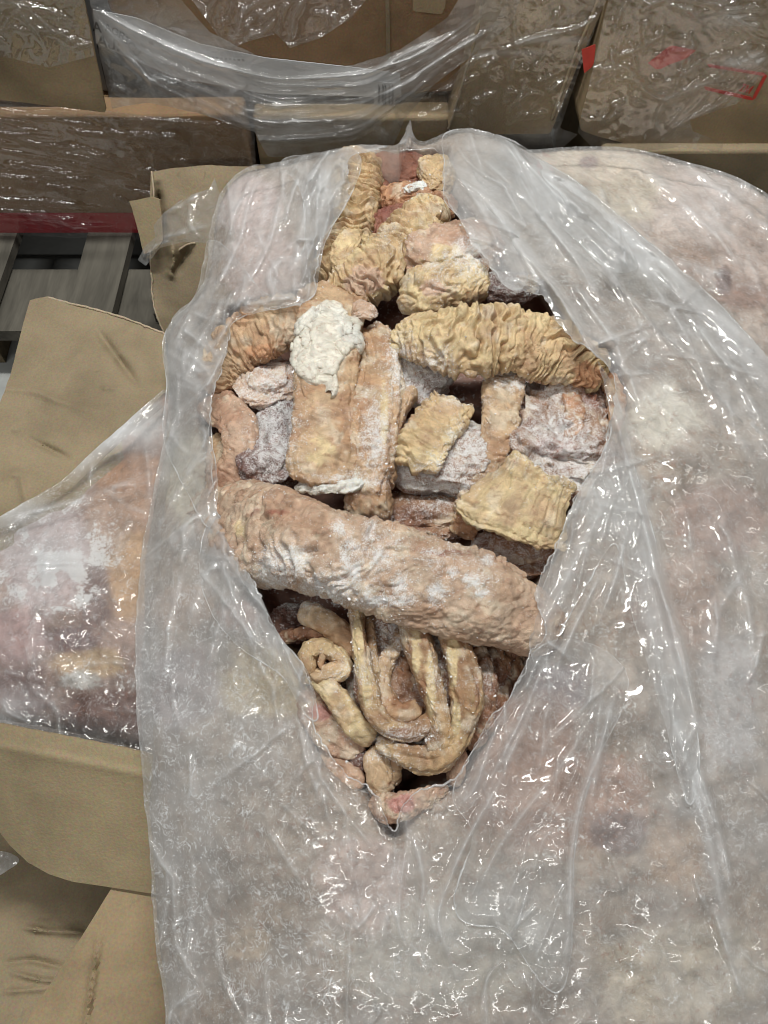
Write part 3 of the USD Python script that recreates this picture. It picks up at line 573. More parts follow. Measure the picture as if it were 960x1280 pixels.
film_sheet('film', [(488, 130), (500, 122), (560, 100), (600, 62), (650, -30), (770, -30), (742, 40), (720, 100), (700, 160), (722, 168), (700, 188), (640, 186), (560, 168), (500, 160)], [], place_y(YB - .024), 'wrap_film', w, 2.2, False, 1.0, 5,
           [([(492, 128), (530, 110), (580, 82), (620, 66)], .012, 2.6), ([(620, 66), (670, 48), (730, 32), (752, 12)], .012, 3), ([(640, 110), (628, 130)], .006, 3), ([(690, 120), (702, 150), (690, 180)], .012, 4), ([(712, 110), (690, 160)], .01, 3), ([(560, 130), (520, 150)], .005, 3)] + randfolds([(500, 120), (640, 0), (740, 0), (700, 180), (560, 165)], 34, -50, 30, (8, 40), (.003, .008), (2.2, 3.2), 93), (.014, .009, .005),
           blobs=[(620, 66, 60, 5, .35), (690, 50, 50, 5, .3), (690, 170, 30, 14, .2)], foldmilk=.07)
w = thing('stretch_wrap', 'crumpled clear stretch film over the red marked carton', 'stretch wrap', (.5, YB, 0.6))
L5 = [([(960, 40), (930, 30), (905, 18), (880, 28)], .014, 5), ([(960, 62), (925, 82), (900, 82)], .018, 5), ([(925, 84), (870, 110), (830, 128), (815, 180)], .012, 4), ([(905, 25), (912, 50), (895, 60)], .012, 4), ([(780, 75), (800, 108), (830, 124), (850, 118)], .01, 4), ([(960, 75), (900, 130), (860, 150), (812, 180)], .01, 4),
      ([(830, 5), (860, 12), (880, 30)], .01, 3), ([(765, 50), (775, 15), (790, -10)], .01, 4), ([(870, 85), (840, 100), (815, 112)], .006, 3), ([(880, 0), (915, 12), (960, 10)], .01, 3), ([(760, 110), (785, 95)], .006, 3)]
film_sheet('film', [(770, -40), (1080, -40), (1080, 120), (960, 90), (920, 130), (862, 150), (866, 165), (905, 178), (900, 190), (850, 184), (800, 190), (740, 184), (722, 165), (740, 90)], [], place_y(Y6 - .022), 'wrap_film', w, 2.3, False, 1.0, 6, L5 + randfolds([(760, 0), (960, 0), (960, 100), (840, 130), (740, 160)], 60, -25, 45, (8, 50), (.004, .010), (2.2, 3.6), 94), (.02, .015, .008),
           blobs=[(925, 78, 40, 10, .35), (905, 25, 40, 10, .25), (830, 150, 40, 40, .16), (870, 60, 70, 50, .08), (870, 165, 30, 10, .15)], foldmilk=.07)

# ------------------------------------------------------------------ loose flaps and the open carton at left
c = thing('open_carton', 'open tan carton at left holding the smaller bag of meat, flaps folded out', 'carton', (-0.45, 0.0, 0.14))
def zflap(p):
    d = p[:, 1] - (905 + .2 * p[:, 0]); return .300 - .012 * np.clip(d, 0, 28) / 28 - .118 * np.clip(d - 28, 0, 400) / 150 + .002 * np.exp(-((d - 28) / 4) ** 2)
v, f = card_sheet([(-110, 884), (0, 904), (90, 922), (178, 940), (250, 955), (250, 1128), (190, 1117), (90, 1102), (62, 1093), (35, 1078), (12, 1056), (0, 1040), (-110, 985)], zflap, None, .005, 5, warp=.003, seed=21, rough_amp=.4)
obj('flap', (v, f), 'kraft_inside', c, 35)
v, f = card_sheet([(38, 376), (60, 371), (100, 382), (150, 396), (206, 417), (212, 480), (205, 560), (150, 640), (60, 700), (-90, 690), (-90, 560), (0, 505), (18, 450)], zplane([(40, 376, .245), (206, 417, .265), (0, 640, .262), (150, 600, .285), (-90, 600, .25)]), None, .005, 3,
                  [([(-90, 484), (0, 485), (40, 488), (70, 500), (110, 512), (140, 520)], .0035, 6), ([(120, 410), (145, 445), (175, 485)], -.007, 5), ([(30, 545), (60, 560), (90, 575)], -.004, 4), ([(0, 600), (25, 590), (35, 640)], .003, 5), ([(125, 483), (150, 486)], .003, 3)], .010, 22, rough_amp=1.6)
obj('flap', (v, f), 'kraft_dull', c, 35)
def torn_edge(line, zfun, parent, seed, r=.0022):
    e = rough(densify(line, 2.5, False), 1.6, 7, seed); q = PZ(e[:, 0], e[:, 1], zfun(e) + .0015)
    obj('torn_edge', tube(q, r * (.4 + .9 * fbm(q * 160, 2, seed)), 6), 'torn_paper', parent, True)
torn_edge([(60, 372), (100, 382), (150, 396), (206, 417)], zplane([(40, 376, .245), (206, 417, .265), (0, 640, .262), (150, 600, .285), (-90, 600, .25)]), c, 5)
for (x0, x1, y0, y1) in ((-.72, -.30, .255, .26), (-.72, -.715, -.2, .26), (-.305, -.30, -.2, .255), (-.715, -.305, -.202, -.197)):
    m = trimesh.creation.box((x1 - x0, y1 - y0, .20)); m.apply_translation(((x0 + x1) / 2, (y0 + y1) / 2, .122)); obj('wall', m, 'kraft', c)
m = trimesh.creation.box((.41, .45, .004)); m.apply_translation((-.51, .03, .012)); obj('base', m, 'kraft', c)
c = thing('cardboard_flap', 'creased torn cardboard standing up behind the bag, left of its top', 'cardboard', (-.25, .6, .2))
v, f = card_sheet([(188, 213), (250, 207), (330, 207), (345, 260), (300, 400), (215, 440), (204, 416), (190, 375), (186, 300)], zplane([(190, 213, .385), (330, 207, .39), (210, 416, .20), (300, 400, .21)]), None, .004, 3,
                  [([(196, 225), (200, 260), (203, 310)], -.006, 4), ([(215, 300), (218, 330), (212, 350)], .006, 5), ([(240, 305), (225, 330), (215, 345)], -.006, 5)], .012, 31, rough_amp=1.6)
obj('sheet', (v, f), 'kraft_dull', c, 35)
v, f = card_sheet([(162, 252), (190, 247), (200, 250), (204, 300), (196, 312), (180, 318), (172, 285)], zplane([(162, 250, .372), (200, 250, .378), (180, 315, .31)]), None, .004, 4, seed=33, rough_amp=1.2)
obj('torn_strip', (v, f), 'kraft_inside', c, 35)
zt2 = zplane([(190, 213, .385), (330, 207, .39), (210, 416, .20), (300, 400, .21)]); c2 = c
torn_edge([(189, 214), (192, 250), (188, 300), (191, 372), (205, 415)], zt2, c2, 6, .0018); torn_edge([(213, 346), (216, 326), (226, 310), (244, 304)], zt2, c2, 7, .002)
c = thing('cardboard_sheet', 'shaded creased cardboard lying below the folded flap at the lower left', 'cardboard', (-.4, -.45, .05))
v, f = card_sheet([(-110, 980), (230, 1000), (230, 1400), (-110, 1400)], zplane([(30, 1060, .02), (190, 1060, .02), (0, 1400, .015), (190, 1400, .015)]), None, .005, 3,
                  [([(20, 1158), (60, 1164), (110, 1166)], .005, 3), ([(0, 1205), (40, 1200), (90, 1212)], -.004, 4), ([(10, 1215), (50, 1225), (90, 1228)], .004, 3), ([(0, 1240), (70, 1235)], .003, 3)], .006, 41)
obj('sheet', (v, f), 'kraft_dull', c, 35)
c = thing('cardboard_sheet', 'paler tan cardboard panel with a slanting edge beside the foot of the bag', 'cardboard', (-.3, -.45, .1))
v, f = card_sheet([(141, 1108), (260, 1108), (260, 1420), (-30, 1420), (42, 1262), (100, 1174)], zplane([(141, 1108, .165), (260, 1108, .165), (0, 1420, .16), (260, 1420, .16)]), None, .004, 5, [([(126, 1160), (115, 1230), (105, 1300)], .004, 3)], .004, 42, rough_amp=.5)
obj('sheet', (v, f), 'kraft', c, 35)
c = thing('plastic_scrap', 'scrap of white film poking out under the rounded flap at the left edge', 'plastic scrap', tuple(PZ(0, 1080, .12)))
film_sheet('film', [(-60, 1082), (0, 1064), (20, 1070), (24, 1076), (6, 1090), (-20, 1106), (-60, 1120)], [], place_z(lambda p: .10 + 0 * p[:, 0]), 'film_edge', c, 3, seed=44)

# ------------------------------------------------------------------ meat packed inside the bags (seen through the film)
HOLE = [(437, 200), (434, 240), (420, 275), (402, 310), (393, 350), (386, 372), (330, 388), (291, 400), (284, 430), (272, 470), (263, 505), (265, 560), (271, 620), (279, 650), (300, 692), (320, 735), (345, 790), (372, 820), (387, 850), (391, 890), (405, 935), (440, 972), (468, 990), (480, 1014), (493, 1040), (503, 1012), (530, 985), (565, 974), (600, 920), (640, 865), (668, 812), (682, 790), (670, 742), (692, 690), (716, 630), (746, 580), (766, 530), (768, 490), (756, 450), (722, 430), (692, 395), (671, 366), (640, 360), (612, 332), (590, 300), (575, 272), (556, 250), (557, 212), (550, 192), (500, 190)]
BAG = [(300, 214), (345, 203), (400, 191), (430, 184), (470, 180), (500, 177), (512, 150), (522, 174), (560, 164), (610, 165), (660, 190), (720, 226), (800, 292), (870, 352), (930, 412), (1000, 480), (1120, 560), (1120, 1450), (205, 1450), (204, 1290), (197, 1200), (189, 1100), (181, 1000), (174, 930), (169, 850), (170, 780), (176, 700), (186, 640), (205, 548), (210, 500), (205, 440), (216, 398), (250, 360), (262, 300), (272, 250)]
hole_poly = Polygon(densify(HOLE, 4)); bag_poly = Polygon(densify(BAG, 6)).buffer(0)
def packed(name, poly, zfun, colors, base, parent, step=5, seed=0, depth=0.016, frost=0.3, skirt_z=0.1, cavity=None, relief=.030):
    o = np.array(poly.exterior.coords)[:-1]
    p, f, loops = flat_mesh(o, [], step)
    q = np.c_[p, np.full(len(p), seed * 50.0)]
    ed = shapely.distance(poly.exterior, shapely.points(p))
    z = zfun(p) - depth - 0.035 * np.exp(-ed / 12) + relief * (fbm(q / 80, 3, seed) - .5) * sstep(0, 40, ed) + .010 * (fbm(q / 22, 3, seed + 3) - .5)
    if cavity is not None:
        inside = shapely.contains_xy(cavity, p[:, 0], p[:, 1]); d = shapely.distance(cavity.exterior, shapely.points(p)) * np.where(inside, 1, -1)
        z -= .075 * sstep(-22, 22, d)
    v = PZ(p[:, 0], p[:, 1], z)
    b = np.array(base); k = sstep(.35, .65, fbm(q / 45, 3, seed + 9))[:, None]; t = b * (1.12 - .3 * k)
    for x, y, rx, ry, col in colors:
        m = np.exp(-((p[:, 0] - x) / rx) ** 2 - ((p[:, 1] - y) / ry) ** 2) + .55 * (fbm(q / 26, 4, seed + 4) - .5) + .22 * (ridged(q / 12, 2, seed + 6) - .5)
        m = .92 * sstep(.28, .62, m)[:, None]; t = t * (1 - m) + np.array(col) * m
    fr = frost + blob(p[:, 0], p[:, 1], FROST) * 0.6 + .25 * (fbm(q / 50, 3, seed + 15) - .5) + LEFTF(p)
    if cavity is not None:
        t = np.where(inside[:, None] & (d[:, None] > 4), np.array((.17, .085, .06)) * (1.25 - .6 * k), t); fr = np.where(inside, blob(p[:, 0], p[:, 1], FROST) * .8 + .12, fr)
    l = loops[0]; s = v[l].copy(); ctr = v.mean(0); s[:, :2] += (ctr[:2] - s[:, :2]) * .06; s[:, 2] = skirt_z; n0 = len(v); new = np.arange(len(l)) + n0
    f = np.vstack([f, np.c_[l, np.roll(new, -1), np.roll(l, -1)], np.c_[l, new, np.roll(new, -1)]])
    t = np.vstack([t, t[l] * .8]); fr = np.r_[fr, fr[l]]
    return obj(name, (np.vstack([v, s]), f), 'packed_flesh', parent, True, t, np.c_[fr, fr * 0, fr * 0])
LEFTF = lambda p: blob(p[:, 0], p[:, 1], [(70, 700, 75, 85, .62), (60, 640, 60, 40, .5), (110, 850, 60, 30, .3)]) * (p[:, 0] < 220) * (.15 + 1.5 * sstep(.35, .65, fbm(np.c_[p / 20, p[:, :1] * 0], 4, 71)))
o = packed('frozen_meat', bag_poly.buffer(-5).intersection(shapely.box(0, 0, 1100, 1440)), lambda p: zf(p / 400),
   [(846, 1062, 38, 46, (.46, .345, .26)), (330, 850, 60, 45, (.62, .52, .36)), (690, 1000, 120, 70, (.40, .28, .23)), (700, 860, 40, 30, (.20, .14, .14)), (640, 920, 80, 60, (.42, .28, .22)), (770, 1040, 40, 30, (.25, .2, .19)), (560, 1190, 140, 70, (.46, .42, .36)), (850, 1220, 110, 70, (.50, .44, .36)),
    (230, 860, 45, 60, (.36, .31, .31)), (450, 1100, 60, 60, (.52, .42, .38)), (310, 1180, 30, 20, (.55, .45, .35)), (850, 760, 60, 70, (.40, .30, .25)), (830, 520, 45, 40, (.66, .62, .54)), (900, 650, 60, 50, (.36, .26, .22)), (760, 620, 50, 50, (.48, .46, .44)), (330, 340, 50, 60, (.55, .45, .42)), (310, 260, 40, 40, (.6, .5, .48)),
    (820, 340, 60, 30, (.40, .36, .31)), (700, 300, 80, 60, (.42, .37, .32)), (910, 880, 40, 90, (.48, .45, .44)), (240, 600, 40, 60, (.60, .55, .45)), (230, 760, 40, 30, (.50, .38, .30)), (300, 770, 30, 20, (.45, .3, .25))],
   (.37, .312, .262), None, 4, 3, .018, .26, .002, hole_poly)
tag(o, 'frosted mass of frozen meat filling the large clear bag', 'frozen meat', kind='stuff')

ZL = np.array([(-60, 650, .28), (0, 650, .285), (100, 600, .295), (205, 490, .335), (230, 640, .345), (200, 740, .35), (110, 760, .335), (20, 760, .32), (0, 850, .30), (100, 880, .295), (0, 905, .285), (180, 940, .29), (260, 560, .34), (260, 900, .31), (-110, 760, .29)], float)
zlf = RBFInterpolator(ZL[:, :2] / 400, ZL[:, 2], kernel='thin_plate_spline', smoothing=1e-4)
LB = [(-110, 668), (-40, 655), (0, 645), (75, 603), (125, 556), (205, 486), (260, 520), (260, 960), (172, 940), (90, 922), (0, 905), (-110, 888)]
left_poly = Polygon(LB).buffer(-4)
o = packed('frozen_meat', left_poly, lambda p: zlf(p / 400),
   [(60, 700, 70, 70, (.55, .46, .46)), (150, 650, 45, 60, (.42, .28, .20)), (160, 590, 50, 25, (.45, .26, .16)), (120, 745, 22, 50, (.20, .14, .13)), (165, 720, 30, 60, (.52, .34, .20)), (110, 830, 50, 22, (.55, .40, .25)), (85, 800, 40, 18, (.22, .16, .16)), (130, 890, 70, 30, (.14, .07, .055)), (30, 860, 40, 40, (.20, .12, .11)), (20, 800, 40, 40, (.42, .28, .27)), (180, 520, 30, 30, (.5, .48, .46)), (100, 850, 30, 12, (.6, .58, .55))],
   (.36, .26, .22), None, 4, 6, .022, .10, .02, None, .055)
tag(o, 'pinkish brown frosted meat inside the smaller bag at left', 'frozen meat', kind='stuff')
RB = [(590, 195), (660, 187), (700, 184), (760, 183), (800, 187), (850, 200), (905, 215), (960, 242), (1040, 285), (1120, 340), (1120, 640), (960, 560), (830, 420), (700, 300), (610, 240)]
right_poly = Polygon(densify(RB, 6)).buffer(-4)
zrf = lambda p: zf(p / 400) - .022
o = packed('frozen_meat', right_poly, zrf, [(740, 205, 70, 25, (.68, .60, .50)), (735, 203, 14, 9, (.30, .22, .22)), (800, 250, 60, 30, (.60, .54, .44)), (880, 260, 70, 50, (.62, .52, .47)), (930, 330, 50, 50, (.52, .42, .37)), (860, 330, 40, 30, (.36, .27, .22)), (930, 370, 40, 20, (.33, .23, .19)), (905, 350, 10, 20, (.18, .12, .11))],
   (.47, .395, .345), None, 4, 9, .016, .22, .02, None, .045)
tag(o, 'pale pinkish meat inside the second bag behind at upper right', 'frozen meat', kind='stuff')

# ------------------------------------------------------------------ the exposed frozen strips, back to front
R = 'frozen meat'
lump_mesh('meat_chunk', 'dark reddish brown flap at the very top of the opening', 498, 218, -.045, (48, 34), 'red', .5, 0, .8, .05, seed=1)
strip('meat_strip', 'reddish folded strip under the rim at the top of the opening', [(462, 262, -.045, 34), (495, 246, -.03, 40), (530, 252, -.026, 36), (570, 262, -.03, 34)], 26, 'orange', .003, .02, .9, .05, seed=2)
strip('meat_strip', 'thin brown strip just below the reddish folded strip at the top', [(455, 305, -.05, 30), (480, 276, -.038, 30), (520, 264, -.034, 24)], 20, 'red', .002, .02, .8, .05, seed=3)
lump_mesh('meat_chunk', 'small yellow fatty tip at the top right corner of the opening', 545, 218, -.022, (22, 30), 'cream', .7, 10, .7, .15, seed=4)
lump_mesh('frost_lump', 'little white lump of frost on the reddish strip', 520, 234, -.012, (15, 8), 'fat', .6, 20, 1.0, .5, seed=5, sub=4, cat='frost')
strip('meat_strip', 'tightly ruched yellow strip standing at upper left beside the torn film', [(452, 200, -.030, 52), (446, 240, -.026, 54), (442, 285, -.03, 52), (428, 325, -.036, 56), (412, 362, -.045, 50)], 44, 'cream', .0065, .0125, 1.0, .05, seed=6)
lump_mesh('meat_chunk', 'pale yellow folded tip hanging on the ruched upper left strip', 432, 312, -.008, (17, 34), 'cream', .6, -18, .8, .05, seed=7)
strip('meat_strip', 'pale ruched strip running diagonally down from the top centre', [(548, 262, -.03, 50), (515, 292, -.018, 62), (480, 330, -.014, 66), (440, 362, -.022, 60), (412, 388, -.036, 50)], 46, 'cream', .0062, .015, 1.1, .12, seed=8, extra=[('pinktan', [(455, 350, 40, 35, .8)], .5)])
lump_mesh('meat_chunk', 'broad frosty cream lump at upper right of the opening', 566, 318, -.020, (64, 46), 'pinktan', .55, 15, .9, .12, seed=9, extra=[('cream', [(560, 330, 60, 40, .7)], .45)])
strip('meat_strip', 'rounded cream end with frost below the upper lump', [(505, 372, -.014, 54), (530, 366, -.004, 66), (570, 356, -.002, 62), (605, 352, -.018, 50)], 44, 'cream', .0035, .02, 1.2, .12, seed=10, extra=[('pinktan', [(540, 360, 24, 16, .9)], .5)])
lump_mesh('meat_chunk', 'small brown frosty knob at the right of the upper lump', 636, 360, -.014, (36, 22), 'dark', .7, 0, 1.0, .25, seed=11, sub=4)
lump_mesh('meat_chunk', 'small tan knob tucked against the film at right', 656, 356, -.004, (16, 12), 'tan', .8, 0, 1.0, .2, seed=12, sub=4)
lump_mesh('meat_chunk', 'frosty pinkish block between the left loop and the white topped slab', 338, 480, -.046, (40, 30), 'pinktan', .5, 25, 1.3, .24, seed=13)
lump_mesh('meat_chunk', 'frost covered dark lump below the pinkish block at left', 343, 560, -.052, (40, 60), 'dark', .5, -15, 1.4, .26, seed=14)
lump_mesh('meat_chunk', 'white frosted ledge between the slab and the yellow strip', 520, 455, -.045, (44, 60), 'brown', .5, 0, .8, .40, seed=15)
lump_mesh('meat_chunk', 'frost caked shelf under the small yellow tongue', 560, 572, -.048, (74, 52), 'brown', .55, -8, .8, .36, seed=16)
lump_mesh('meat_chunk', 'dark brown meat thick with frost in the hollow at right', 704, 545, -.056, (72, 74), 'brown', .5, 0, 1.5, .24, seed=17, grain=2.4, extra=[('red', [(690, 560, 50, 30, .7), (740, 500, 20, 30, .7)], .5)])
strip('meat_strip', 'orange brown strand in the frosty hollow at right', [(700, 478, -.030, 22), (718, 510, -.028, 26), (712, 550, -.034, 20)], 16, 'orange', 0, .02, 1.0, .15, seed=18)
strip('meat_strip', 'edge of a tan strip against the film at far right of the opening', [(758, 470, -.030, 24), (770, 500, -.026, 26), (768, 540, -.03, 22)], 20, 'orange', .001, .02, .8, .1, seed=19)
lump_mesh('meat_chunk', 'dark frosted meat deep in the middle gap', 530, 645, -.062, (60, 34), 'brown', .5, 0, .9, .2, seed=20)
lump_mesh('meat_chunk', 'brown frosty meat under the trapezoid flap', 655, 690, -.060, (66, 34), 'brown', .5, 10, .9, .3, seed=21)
strip('meat_strip', 'tan strip looping from the top of the slab to the left edge', [(415, 372, -.030, 50), (372, 394, -.006, 68), (325, 416, -.004, 74), (286, 450, -.012, 66), (279, 492, -.03, 52)], 26, 'tan', .0040, .022, 1.3, .05, seed=22, n_exp=3.4, extra=[('orange', [(330, 440, 50, 20, .7)], .5)])
strip('meat_strip', 'twisted brownish strip bending down the left rim of the opening', [(268, 500, -.030, 40), (286, 520, -.016, 44), (302, 548, -.012, 44), (298, 578, -.02, 40), (284, 608, -.028, 46), (282, 640, -.04, 44)], 16, 'pinktan', .0015, .03, 1.2, .1, seed=23, n_exp=4.0, along=.002, crease=.25, curl=.15)
strip('meat_strip', 'thin tan strip tucked behind the twisted one at the left rim', [(270, 545, -.04, 26), (274, 580, -.034, 28), (272, 630, -.036, 30)], 20, 'tan', .002, .016, .9, .08, seed=24)
strip('meat_strip', 'thin upright strip between the slab and the yellow tongue', [(515, 488, -.026, 22), (500, 520, -.02, 20), (492, 560, -.022, 18), (486, 610, -.03, 16)], 30, 'tan', .001, .03, .8, .08, seed=25)
strip('meat_strip', 'narrow tan strip running down from under the wide yellow strip', [(634, 456, -.034, 46), (628, 500, -.024, 48), (620, 545, -.026, 46), (606, 590, -.032, 42), (588, 640, -.044, 40), (575, 672, -.058, 36)], 16, 'tan', .0024, .018, 1.1, .14, seed=26, n_exp=4.0, crease=.4, extra=[('orange', [(590, 650, 30, 40, .9)], .5)])
strip('meat_strip', 'short yellow tongue with notched edge in the middle right', [(566, 500, -.022, 48), (548, 528, -.010, 60), (530, 560, -.006, 64), (520, 588, -.016, 52)], 18, 'cream', .0030, .012, 1.3, .08, seed=27, rag=.016, n_exp=4.5, cap=.2, extra=[('tan', [(560, 510, 30, 16, .8)], .5)])
strip('meat_strip', 'wide ruched yellow strip lying across the upper right', [(508, 418, -.020, 40), (530, 424, .002, 72), (575, 426, .008, 88), (625, 424, .006, 92), (675, 434, -.002, 88), (715, 452, -.012, 70), (752, 474, -.028, 52)], 40, 'cream', .0070, .0175, 1.1, .05, seed=28, extra=[('orange', [(735, 470, 30, 26, .8)], .45)])
strip('meat_strip', 'tan trapezoid flap with ragged lower edge beside the right film', [(604, 605, -.018, 96), (636, 619, -.002, 108), (670, 633, -.002, 98), (708, 648, -.016, 82)], 11, 'cream', .0012, .02, 1.5, .08, seed=29, along=.0022, extra=[('tan', [(650, 640, 60, 30, .55)], .4)], n_exp=5.0, cap=.12, rag=.009, crease=.5)
strip('meat_strip', 'folded tan layer along the right side of the white topped slab', [(462, 412, -.026, 34), (474, 448, -.012, 50), (470, 500, -.006, 60), (464, 560, -.006, 60), (460, 604, -.012, 54), (457, 645, -.04, 48)], 30, 'tan', .0015, .03, 1.5, .16, seed=30, crease=.3, along=.003, n_exp=3.2, rag=.01, extra=[('cream', [(480, 520, 10, 70, .7)], .45)])
strip('meat_strip', 'narrow rolled edge right of the folded layer beside the slab', [(488, 440, -.03, 18), (497, 476, -.022, 20), (494, 520, -.022, 18), (488, 560, -.03, 14)], 26, 'cream', .001, .02, 1.0, .08, seed=65)
s1 = strip('meat_slab', 'upright tan slab topped with chalk white fat in the middle left', [(430, 368, -.022, 62), (416, 398, .000, 86), (408, 450, .008, 84), (406, 510, .008, 84), (405, 560, .006, 86), (403, 606, -.004, 80)], 30, 'tan', .0010, .03, 1.3, .12, seed=31, along=.0014, n_exp=4.0,
      extra=[('cream', [(402, 560, 40, 60, .55)], .45), ('pinktan', [(440, 520, 20, 60, .6), (400, 500, 20, 20, .5)], .5)], cat='meat slab', cap=.14, rag=.012, crease=.25)
FATO = [(386, 400), (396, 384), (412, 376), (428, 384), (438, 396), (448, 388), (455, 400), (448, 414), (459, 428), (456, 446), (444, 436), (434, 444), (424, 460), (422, 476), (421, 494), (410, 497), (405, 480), (396, 482), (380, 464), (372, 442), (375, 418)]
fo_ = Polygon(rough(densify([(x - (12 if x < 390 else 0), y) for x, y in FATO], 1.6), 2.6, 7, 4)).buffer(0)
sv, sf = LAST; sm = trimesh.Trimesh(sv, sf, process=False)
px_, py_ = proj(sv); nn = vnormals(sv, sf); ok = shapely.contains_xy(fo_.buffer(6), px_, py_) & (nn[:, 2] > -.25)
sm.update_faces(ok[sf].all(1)); sm.remove_unreferenced_vertices(); sm = sm.subdivide()
trimesh.smoothing.filter_taubin(sm, lamb=.5, nu=.5, iterations=14)
px_, py_ = proj(sm.vertices); nn = vnormals(np.array(sm.vertices), np.array(sm.faces)); ed = shapely.distance(fo_.boundary, shapely.points(px_, py_)) * np.where(shapely.contains_xy(fo_, px_, py_), 1, -1)
q_ = np.c_[px_, py_, 0 * px_]
off = np.where(ed > 0, .0048 * (1 - np.exp(-np.maximum(ed, 0) / 1.2)) + .006 * (fbm(q_ / 26, 2, 3) - .5) - .0026 * sstep(.90, 1, 1 - np.abs(2 * fbm(q_ / 24, 2, 9) - 1)) * sstep(0, 5, ed) + .0008 * (fbm(q_ / 5, 2, 8) - .5), -.004 * sstep(0, -3, ed))
v_, f_ = np.array(sm.vertices) + nn * off[:, None], np.array(sm.faces)
t_, x_ = paint(v_, f_, 'fat', -.5, .0, 3)
fat = obj('white_fat', (v_, f_), 'fat_flesh', s1, True, t_, x_); fat.SetCustomDataByKey('label', 'chalk white cracked cap of fat')
strip('ragged_edge', '', [(372, 604, -.002, 18), (400, 612, .002, 16), (430, 610, .002, 20), (452, 604, -.004, 14)], 14, 'fat', .0012, .012, 1.2, .2, seed=32, parent=s1)
strip('torn_tip', '', [(440, 384, .008, 26), (455, 388, .010, 30), (466, 398, .004, 20)], 16, 'pinktan', .001, .01, 1.2, .2, seed=33, parent=s1)
# the big roll and what lies below it
roll = strip('meat_roll', 'thick pinkish roll dusted with white frost lying across the middle', [(256, 640, -.095, 80), (292, 652, -.050, 106), (345, 672, -.006, 122), (410, 692, .012, 118), (480, 714, .014, 116), (550, 738, .010, 112), (610, 758, .002, 104), (650, 772, -.010, 84), (684, 784, -.026, 46)], 84, 'roll', .0046, .026, 1.35, .12, seed=34, cat='meat roll', n_exp=2.5, cap=.25, rr=(-.2, .75), rag=.014, crease=.22,
      extra=[('red', [(560, 690, 70, 12, .6), (330, 640, 60, 16, .6)], .5), ('cream', [(300, 660, 20, 40, .6)], .5)])
strip('rolled_edge', '', [(282, 634, .004, 30), (320, 634, .018, 40), (372, 648, .028, 44), (430, 660, .030, 40), (492, 676, .030, 38), (550, 694, .024, 40), (604, 712, .016, 42), (646, 738, .000, 34)], 20, 'roll', .0024, .026, 1.5, .10, seed=67, crease=.15, parent=roll, n_exp=2.6, rag=.012, extra=[('red', [(560, 690, 70, 12, .6), (330, 640, 60, 12, .5)], .5)])
strip('rolled_edge', '', [(620, 752, .010, 60), (648, 764, .004, 58), (672, 778, -.010, 40)], 30, 'roll', .002, .02, 1.6, .12, seed=68, crease=.3, parent=roll, n_exp=3.0, rag=.016)
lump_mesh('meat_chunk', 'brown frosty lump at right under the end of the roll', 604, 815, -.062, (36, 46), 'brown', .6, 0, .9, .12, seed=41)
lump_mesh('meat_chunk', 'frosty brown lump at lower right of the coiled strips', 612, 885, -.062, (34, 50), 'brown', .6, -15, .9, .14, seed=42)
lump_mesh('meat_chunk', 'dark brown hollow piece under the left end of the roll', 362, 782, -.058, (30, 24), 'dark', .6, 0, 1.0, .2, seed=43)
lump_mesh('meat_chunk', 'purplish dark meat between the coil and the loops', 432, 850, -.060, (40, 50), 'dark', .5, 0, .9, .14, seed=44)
strip('meat_strip', 'tan strip sloping under the left part of the roll', [(378, 764, -.036, 26), (405, 776, -.028, 30), (428, 796, -.03, 28), (442, 826, -.04, 22)], 24, 'tan', 0, .02, .9, .1, seed=45, crease=.2)
strip('meat_strip', 'dark rim strip arching over the small coil', [(352, 800, -.04, 20), (376, 792, -.034, 20), (408, 794, -.034, 20), (432, 812, -.04, 18)], 22, 'brown', .001, .02, .9, .15, seed=46)
ring = [(386 + 0, 834, -.020, 15)] + [(406 + (20 + 4 * math.sin(2 * a + .6)) * math.cos(a), 827 + (17 + 3 * math.cos(3 * a)) * math.sin(a), -.020 - .004 * math.cos(a), 21 + 4 * math.sin(2 * a)) for a in np.linspace(math.pi * .95, math.pi * 2.8, 10)]
strip('meat_strip', 'small yellow coil with a dark hole at the left', ring, 34, 'cream', .001, .02, 1.5, .16, seed=47, n_exp=3.2, along=.001, extra=[('tan', [(400, 845, 30, 10, .8)], .5)])
strip('meat_strip', 'inner turn of the small coil', [(414, 812, -.024, 10), (404, 820, -.018, 11), (402, 829, -.018, 10), (408, 834, -.022, 8)], 26, 'tan', 0, .02, 1.0, .12, seed=69, crease=.1)
strip('meat_strip', 'yellow edged strip slanting down below the small coil', [(388, 844, -.030, 20), (412, 860, -.020, 24), (430, 886, -.018, 28), (446, 908, -.022, 30), (464, 920, -.036, 24)], 34, 'cream', .0008, .02, 1.1, .10, seed=48, n_exp=3.5, along=.0008)
strip('meat_strip', 'pinkish wedge folded at the lower left of the opening', [(382, 864, -.04, 30), (394, 890, -.03, 40), (410, 912, -.028, 46), (432, 928, -.03, 40), (452, 930, -.04, 28)], 26, 'pinktan', .0012, .02, 1.2, .16, seed=49, crease=.3, along=.0014, n_exp=3.5, extra=[('pink', [(400, 890, 30, 20, .6)], .45)])
strip('meat_strip', 'thin curved rim strip following the lower left film', [(386, 914, -.045, 22), (402, 944, -.038, 30), (426, 966, -.034, 32), (450, 980, -.04, 26)], 22, 'pinktan', .001, .02, 1.2, .14, seed=50, crease=.3, along=.001, n_exp=3.5)
strip('meat_strip', 'short brown stub above the small tan stub at the bottom', [(424, 930, -.04, 26), (442, 948, -.034, 32), (462, 952, -.04, 24)], 18, 'dark', .001, .02, 1.0, .2, seed=51)
